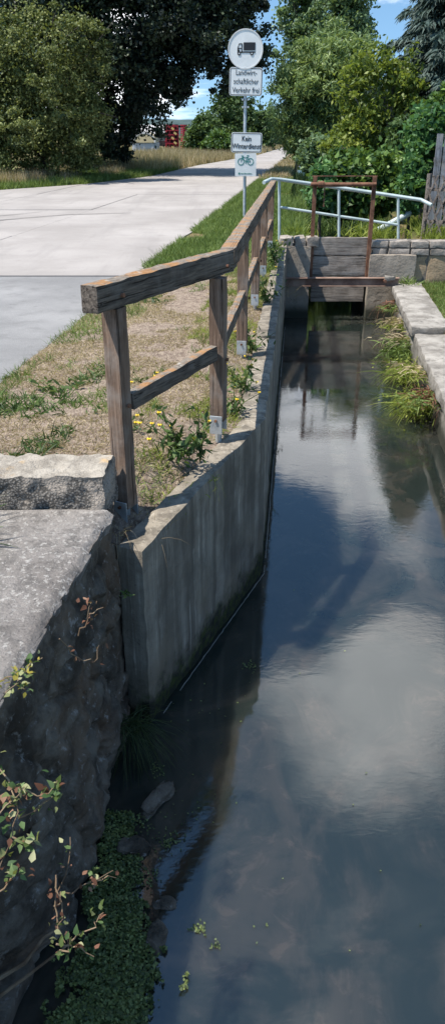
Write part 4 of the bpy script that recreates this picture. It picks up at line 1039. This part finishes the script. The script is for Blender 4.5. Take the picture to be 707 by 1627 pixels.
# fruiting weeds with yellow heads between the fence posts
def weed(lb, base, h, n_st, n_lf, n_fl, seed, spread=.10, lf=.05, group='yellow flowered weeds along the fence'):
    gg = rng(seed); b = Vector(base); t = empty('yellow_weed' if n_fl else 'leafy_weed', b, lb, 'weed', group if n_fl else None)
    st = MB(); tips = []; LP = []
    for i in range(n_st):
        a = gg.uniform(0, 6.28); l = h*gg.uniform(.55, 1.05); s_ = spread*gg.uniform(.4, 1.6)
        p0 = b; p1 = b+Vector((math.cos(a)*s_*.5, math.sin(a)*s_*.5, l*.55)); p2 = b+Vector((math.cos(a)*s_*1.2, math.sin(a)*s_*1.2, l))
        st.tube([p0, p1, p2], [.0035, .0028, .0016], 5); tips.append(p2)
        for k in range(n_lf//n_st): f = gg.uniform(.02, .85); q_ = p0.lerp(p1, f*2) if f < .5 else p1.lerp(p2, f*2-1); LP.append(q_+Vector(gg.normal(size=3)*lf*.45))
    st.build('stem', STEMG, t, True)
    link('leaves', leaf_mesh('leaves', np.array([tuple(p) for p in LP]), lf, lf*.34, gg, .3), WEED, t)
    for i in range(n_fl):
        p = tips[i % len(tips)]+Vector(gg.normal(size=3)*.012*(1 if i < len(tips) else 2.4)); f = MB(); N = 9
        f.add([p+Vector((0, 0, .002))]+[p+Vector((math.cos(6.283*k/N)*.013*(1 if k % 2 else .8), math.sin(6.283*k/N)*.013, .005*(k % 2))) for k in range(N)], [(0, 1+k, 1+(k+1) % N) for k in range(N)])
        f.tube([p-Vector((0, 0, .010)), p], [.003, .005], 5); f.build('flower', YEL, t)
    return t
def wz(px, py, z=.11): return P(px, py, z)
weed('bushy yellow flowered weed between the first two fence posts', wz(290, 725), .24, 9, 220, 7, 1, .16, .055)
weed('dark spindly weed standing against the first fence bay', wz(318, 735), .30, 4, 60, 0, 2, .07, .05)
weed('small yellow flowered weed close behind the first post', wz(228, 615), .12, 5, 60, 4, 3, .06, .04)
weed('yellow flowered weed at the foot of the second post', wz(372, 655), .16, 6, 90, 5, 4, .08, .045)
weed('yellow flowered weed right of second post by the wall', wz(388, 620), .20, 7, 110, 6, 5, .10, .05)
weed('low yellow flowered weed beside the third post', wz(405, 555), .20, 7, 130, 5, 6, .12, .05)
weed('leafy weed at the foot of fourth post', wz(425, 480), .28, 8, 160, 3, 7, .14, .06)
weed('leafy weed near the far end of fence', wz(432, 425), .36, 8, 180, 3, 8, .16, .07)
weed('green weed in the dry soil left of first post', P(130, 690, .05), .12, 7, 100, 0, 9, .10, .05)
weed('small yellow flowered weed left of the bushy one', wz(215, 690), .10, 5, 60, 3, 10, .07, .045)
weed('dark leafy weed by the road edge behind the kerb block', P(95, 640, .06), .16, 8, 150, 0, 11, .16, .06)
weed('green weed under the top rail near road', P(225, 492, .06), .14, 9, 160, 0, 12, .2, .06)
# big leafy plant at the left edge behind the kerb block, and the one whose shadow lies on the deck
def bigplant(lb, base, h, n, L, wd, seed, mat, lean=.9, bias=(0, 0, 0)):
    return tuft('leafy_plant', lb, base, n, L, wd, mat, seed, .07, lean, .35, bias, 'plant', None, 4, h)
bigplant('dark green broad leaved plant at left edge behind kerb block', (-1.02, 3.22, .08), .9, 90, .30, .026, 61, WEED, .8, (.25, 0, 0))
bigplant('low clump of weeds along the back of the kerb block', (-.77, 3.24, .08), .9, 110, .13, .014, 62, WEED, 1.0)
bigplant('spiky green weed at left edge beside the asphalt lane', (-1.42, 4.25, .06), .8, 60, .30, .020, 63, WEED, .9)
bigplant('grassy plant at left edge growing over the abutment deck', (-1.16, 2.50, .16), .75, 80, .42, .020, 64, WEED, .55, (.42, .05, 0))
# dry grass in the hollow by the first post
tuft('dry_grass_tuft', 'bleached dry grass arching over the near wall end', (-.35, 3.02, -.05), 26, .26, .004, DRY, 71, .07, .8, .9)
tuft('dry_grass_tuft', 'dry straw tuft growing from the wing wall top', (-.05, 3.42, .03), 18, .13, .0035, LIME, 72, .02, .5, 1.4, (.6, -.3, .3))
tuft('dry_grass_tuft', 'green and straw grass in the first fence bay', (-.28, 3.30, .0), 60, .15, .005, LIME, 73, .10, .7, .7)
tuft('dry_grass_tuft', 'brown straw hanging in the joint beside the post', (-.435, 2.80, .05), 10, .16, .004, DRY, 74, .02, .5, 1.3, (.2, -.5, 0))
tuft('hanging_grass', 'dark green grass tuft hanging at the foot of abutment', P(208, 1150, -.80), 190, .34, .0046, foliage('dark_grass', (.018, .032, .010), (.040, .062, .020), (.085, .11, .04), .6, .2), 75, .025, .55, 1.15, (.35, -.5, 0), up=.25)
tuft('wall_weed', 'small green weed in the joint between abutment and wall', P(200, 945, -.12), 14, .05, .012, WEED, 76, .012, .8, .4, (0, -.5, 0), 'weed')
# trailing plants on the right wall
for i, (px, py, n, L, mt, bz, lb) in enumerate((
    (672, 588, 260, .36, LIME, (-1.0, -.25, 0), 'lime green grass trailing into the water from right wall'),
    (700, 640, 240, .40, LIME, (-1.1, -.15, 0), 'nearest trailing green grass at right picture edge'),
    (650, 560, 200, .28, GRASS, (-.8, -.3, 0), 'green grass clump lower down the right wall'))):
    p = P(px, py, WATERZ+.12); tg = tuft('trailing_grass', lb, (rw(p.y)-.01, p.y, p.z), n, L, .015, mt, 80+i, .09, .75, .55, bz, 'grass', None, 4, .28)
    gl = rng(300+i); lc = np.array([rw(p.y)-.13, p.y-.03, p.z-.01])+gl.normal(size=(420, 3))*np.array([.09, .17, .055]); lc[:, 2] = np.maximum(lc[:, 2], WATERZ+.01)
    lv = link('leaves', leaf_mesh('leaves', lc, .05, .022, gl, .5), LIME if i != 2 else GRASS, tg); lv['kind'] = 'stuff'
for i, (y, z, n, lb) in enumerate(((11.0, -.62, 120, 'brown dried creeper on the right wall below the beam'), (10.1, -.66, 150, 'brown dried weeds hanging midway on right wall'), (9.3, -.68, 120, 'reddish dry stems beside the green clump on right wall'), (7.7, -.62, 130, 'brown dry stems hanging at the coping step'), (6.8, -.62, 150, 'dry reddish plant at right edge above the water'))):
    tuft('dry_creeper', lb, (rw(y)-.03, y, z), n, .20, .013, (RED, DRY, DRY, DRY, RED)[i], 90+i, .13, .9, .8, (-.45, 0, 0), 'dry plant', None, 3, .3)
    dc_ = bpy.data.objects['dry_creeper' if i == 0 else 'dry_creeper.%03d' % i]
    gs_ = tuft('green_shoots', None, (rw(y)-.05, y-.1, z-.02), n, .14, .017, (GRASS, LIME)[i % 2], 190+i, .12, .8, .6, (-.4, 0, 0), None, None, 3, .3); gs_.parent = dc_; gs_['kind'] = 'stuff'
tuft('corner_weed', 'green weed clump where stone wall meets the lawn', (2.72, 11.55, -.43), 120, .22, .014, GRASS, 97, .08, .6, .3, (0, 0, 0), 'weed')
tuft('bank_weed', 'bright weeds behind the railing left of pipe', (2.42, 12.9, .07), 240, .45, .02, LIME, 98, .25, .5, .4, (0, 0, 0), 'weed')
tuft('bank_weed', 'weeds growing at the left end of footbridge', (1.05, 12.9, .07), 200, .40, .02, LIME, 99, .16, .5, .4, (0, 0, 0), 'weed')
tuft('dead_twigs', 'dead twigs lying on water at far left wall', (lw(10)+.02, 10.0, -.3), 16, .35, .006, DRY, 120, .08, .8, .5, (.5, 0, 0), 'twigs')

# bramble at the lower left: arching canes, each leaf its own piece
leafm = {}
def leaf_piece(mat):
    if mat.name in leafm: return leafm[mat.name]
    o = []; V = [(0, 0, 0), (.30, .28, .05), (.20, .62, .06), (0, 1, -.05), (-.20, .62, .06), (-.30, .28, .05), (0, .35, 0), (0, .65, 0)]
    F = [(0, 1, 6, 5), (1, 2, 7, 6), (2, 3, 4, 7), (5, 6, 7, 4)]
    me = fastmesh('leaf', V, F, [.5]*8); me.materials.append(mat); leafm[mat.name] = me; return me
def bramble(lb, canes, nleaf, size, seed, mats):
    gg = rng(seed); b = Vector(canes[0][0]); t = empty('bramble', b, lb, 'bramble', None); st = MB(); spots = []
    for cn in canes:
        cn = [Vector(p) for p in cn]; c2_ = [cn[0]]
        for a_, b_ in zip(cn[:-1], cn[1:]):
            for f_ in (.33, .67, 1.0): c2_.append(a_.lerp(b_, f_)+(Vector(gg.normal(size=3))*.006 if f_ < 1 else Vector((0, 0, 0))))
        cn = c2_; N = len(cn); st.tube(cn, [.0024*(1-.6*i/(N-1)) for i in range(N)], 6)
        for i in range(N-1):
            for f in (.3, .7, 1.0): spots.append((cn[i].lerp(cn[i+1], f), (cn[i+1]-cn[i]).normalized()))
    st.build('cane', STEM, t, True)
    for i in range(nleaf):
        p, dd = spots[gg.integers(len(spots))]; me = leaf_piece(mats[gg.integers(len(mats))])
        o = bpy.data.objects.new('leaf', me); COL.objects.link(o); o.parent = t
        d2 = (dd*.4+Vector(gg.normal(size=3))*.8).normalized(); o.location = p-b+Vector(gg.normal(size=3)*.012)
        s_ = size*gg.uniform(.5, 1.25); o.scale = (s_, s_, s_*gg.uniform(.6, 2.5)); o.rotation_mode = 'QUATERNION'; o.rotation_quaternion = d2.to_track_quat('Y', 'Z') @ Quaternion((0, 1, 0), gg.uniform(-.9, .9))
def pb(px, py, Y): return PY(px, py, Y*float(np.interp(py, [950, 1060, 1200, 1400, 1550], [.87, .905, .82, .73, .70])))
bramble('bramble with pale green leaves hanging at left edge of abutment', [
    [pb(-30, 1180, 1.75), pb(15, 1240, 1.72), pb(30, 1290, 1.70), pb(12, 1350, 1.66), pb(-10, 1420, 1.62)],
    [pb(15, 1240, 1.72), pb(60, 1265, 1.74), pb(92, 1240, 1.76)], [pb(30, 1300, 1.70), pb(70, 1275, 1.74), pb(95, 1255, 1.77)], [pb(-20, 1330, 1.62), pb(10, 1280, 1.66), pb(40, 1250, 1.7)], [pb(20, 1330, 1.66), pb(55, 1340, 1.66)], [pb(-5, 1420, 1.6), pb(25, 1390, 1.62), pb(32, 1380, 1.63)]], 150, .025, 1, [PALE, GRNL, PALE, REDL])
bramble('thin cane with dry reddish leaf tips reaching over the water weed', [
    [pb(85, 1440, 1.72), pb(115, 1420, 1.76), pb(150, 1400, 1.82), pb(180, 1383, 1.86)], [pb(95, 1480, 1.7), pb(88, 1440, 1.72), pb(105, 1390, 1.75), pb(112, 1330, 1.78)], [pb(150, 1400, 1.82), pb(185, 1395, 1.86)]], 34, .020, 2, [REDL, REDL, GRNL, PALE])
bramble('low trailing bramble shoots just above the water weed', [
    [pb(95, 1510, 1.62), pb(120, 1490, 1.66), pb(150, 1465, 1.70), pb(165, 1450, 1.72)], [pb(90, 1500, 1.62), pb(115, 1505, 1.64), pb(150, 1520, 1.64)], [pb(90, 1390, 1.74), pb(100, 1460, 1.68), pb(105, 1500, 1.64)]], 44, .022, 3, [PALE, REDL, PALE, GRNL])
bramble('dead reddish twig with curled leaves on the dark flank', [
    [pb(125, 1010, 2.35), pb(140, 985, 2.38), pb(142, 965, 2.4), pb(138, 955, 2.4)], [pb(142, 975, 2.38), pb(165, 965, 2.42)], [pb(95, 1015, 2.2), pb(125, 1045, 2.25), pb(150, 1052, 2.3), pb(158, 1025, 2.34)]], 22, .024, 4, [REDL])
bramble('yellowing bramble leaves on the edge of the deck', [
    [pb(-10, 1085, 1.84), pb(20, 1075, 1.86), pb(45, 1060, 1.92), pb(68, 1045, 1.98)], [pb(10, 1100, 1.82), pb(30, 1080, 1.86), pb(40, 1095, 1.86)]], 52, .024, 5, [PALE, foliage('yellow_leaf', (.20, .17, .03), (.38, .32, .06), (.55, .46, .12), .6, .3), GRNL])
rt = MB().tube([PY(-10, 1560, 1.45), PY(40, 1530, 1.5), PY(70, 1490, 1.56), PY(100, 1470, 1.6)], [.008, .007, .005, .003], 7); rt.tube([PY(-10, 1590, 1.42), PY(45, 1550, 1.47), PY(110, 1500, 1.56)], [.007, .005, .003], 7)
tag(rt.build('dead_roots', STEM, None, True), 'bare brown roots in the hollow at bottom left corner', 'roots')

# floating weed mat, specks, rocks
gg = rng(200); n = 26000; px = gg.uniform(60, 300, n); py = gg.uniform(1290, 1640, n); ok = []
for a, b in zip(px, py):
    cx_ = np.interp(b, [1290, 1330, 1400, 1460, 1520, 1560, 1640], [190, 185, 190, 185, 185, 185, 150]); hw = np.interp(b, [1290, 1330, 1400, 1470, 1520, 1570, 1640], [22, 40, 52, 58, 88, 98, 92])
    k = 1-abs(a-cx_)/hw+.5*mnoise.noise(Vector((a*.025, b*.025, 0)))+.4*mnoise.noise(Vector((a*.09, b*.09, 2)))
    ok.append(k > .16+.25*gg.uniform())
ok = np.array(ok); q_ = np.array([tuple(P(a, b, WATERZ+.006)) for a, b in zip(px[ok], py[ok])]); q_[:, 2] += gg.uniform(0, .016, len(q_))
o = link('floating_weed', leaf_mesh('floating_weed', q_, gg.choice([.008, .012, .017], len(q_)), gg.choice([.007, .010, .013], len(q_)), gg, 1.2), CRESS); tag(o, 'mat of small green water weed floating in bottom left corner', 'water weed', kind='stuff')
sp = []
for cxp, cyp, rp_, k in ((400, 1057, 9, 40), (255, 1225, 14, 30), (265, 1335, 22, 70), (225, 1310, 20, 60), (240, 1395, 16, 40), (315, 1475, 12, 40), (340, 1500, 8, 14), (440, 985, 160, 8), (520, 1400, 180, 12), (330, 1120, 60, 16), (300, 1290, 50, 20)):
    for i in range(k): sp.append((cxp+gg.normal()*rp_*.6, cyp+gg.normal()*rp_*.5))
q_ = np.array([tuple(P(a, b, WATERZ+.005)) for a, b in sp]); q_ = q_[(q_[:, 0] > [fbase(y)+.05 if y < 2.7 else (wing(y) if y < 4.13 else lw(y))+.03 for y in q_[:, 1]])]
tag(link('floating_specks', leaf_mesh('floating_specks', q_, .011, .008, gg, 1.6), CRESS), 'scattered leaf specks floating on the canal', 'leaf specks', kind='stuff')
def rock(lb, c, d, seed, mat=RUBBLE):
    V, F = hbox((0, 0, 0), (2, 2, 2), None, (9, 9, 9)); rot = Matrix.Rotation(seed, 3, 'Z'); W_ = []
    for p in V:
        p = Vector(p); q = p.lerp(p.normalized()*1.15, .72)+nz3(p, .9, seed, 4)*.35
        W_.append(rot @ Vector((q.x*d[0]/2, q.y*d[1]/2, q.z*d[2]/2))+Vector(c))
    tag(MB().add(W_, F).build('rock', mat, None, True), lb, 'rock')
rock('dark rock half sunk beside the floating weed', P(250, 1490, WATERZ), (.06, .09, .055), 3)
rock('long flat stone in the water below the grass tuft', P(250, 1272, WATERZ), (.07, .20, .06), 5.75)
rock('brown stone in the shade above the floating weed', P(214, 1350, WATERZ), (.07, .11, .08), 8)
rock('small pale pebble stone under the abutment flank', P(262, 1440, WATERZ-.015), (.05, .10, .04), 11)
# what the uncountable growth looks like
for n_, l_, c_ in (('dry_turf', 'short bleached dry turf on the soil beside the fence', 'dry grass'), ('short_grass', 'patches of short green grass between road and fence', 'grass'),
    ('verge_grass', 'green grass verge between the road and the canal', 'grass'), ('far_verge_grass', 'tan dry grass along the far right road edge', 'dry grass'),
    ('roadside_grass', 'green roadside grass below the olive bush', 'grass'), ('roadside_dry_grass', 'straw coloured grass under the bush and dark tree', 'dry grass'),
    ('tall_dry_grass', 'tall dry tan grass in front of the red harrow', 'dry grass'), ('field_grass', 'dry field grass far beyond the harrow', 'dry grass'),
    ('lawn_grass', 'bright green lawn on the right bank', 'grass'), ('rough_grass', 'long lime green grass behind the stone wall', 'grass'),
    ('bank_grass', 'green grass on the left bank behind the railing', 'grass'), ('stream_bank_weeds', 'green weeds over the stream beyond the sluice', 'weeds'),
    ('bay_grass', 'yellow green grass at the foot of the fence', 'grass'), ('edge_weeds', 'dark green weeds at the asphalt edge behind kerb block', 'weeds')):
    o = bpy.data.objects.get(n_)
    if o: tag(o, l_, c_)
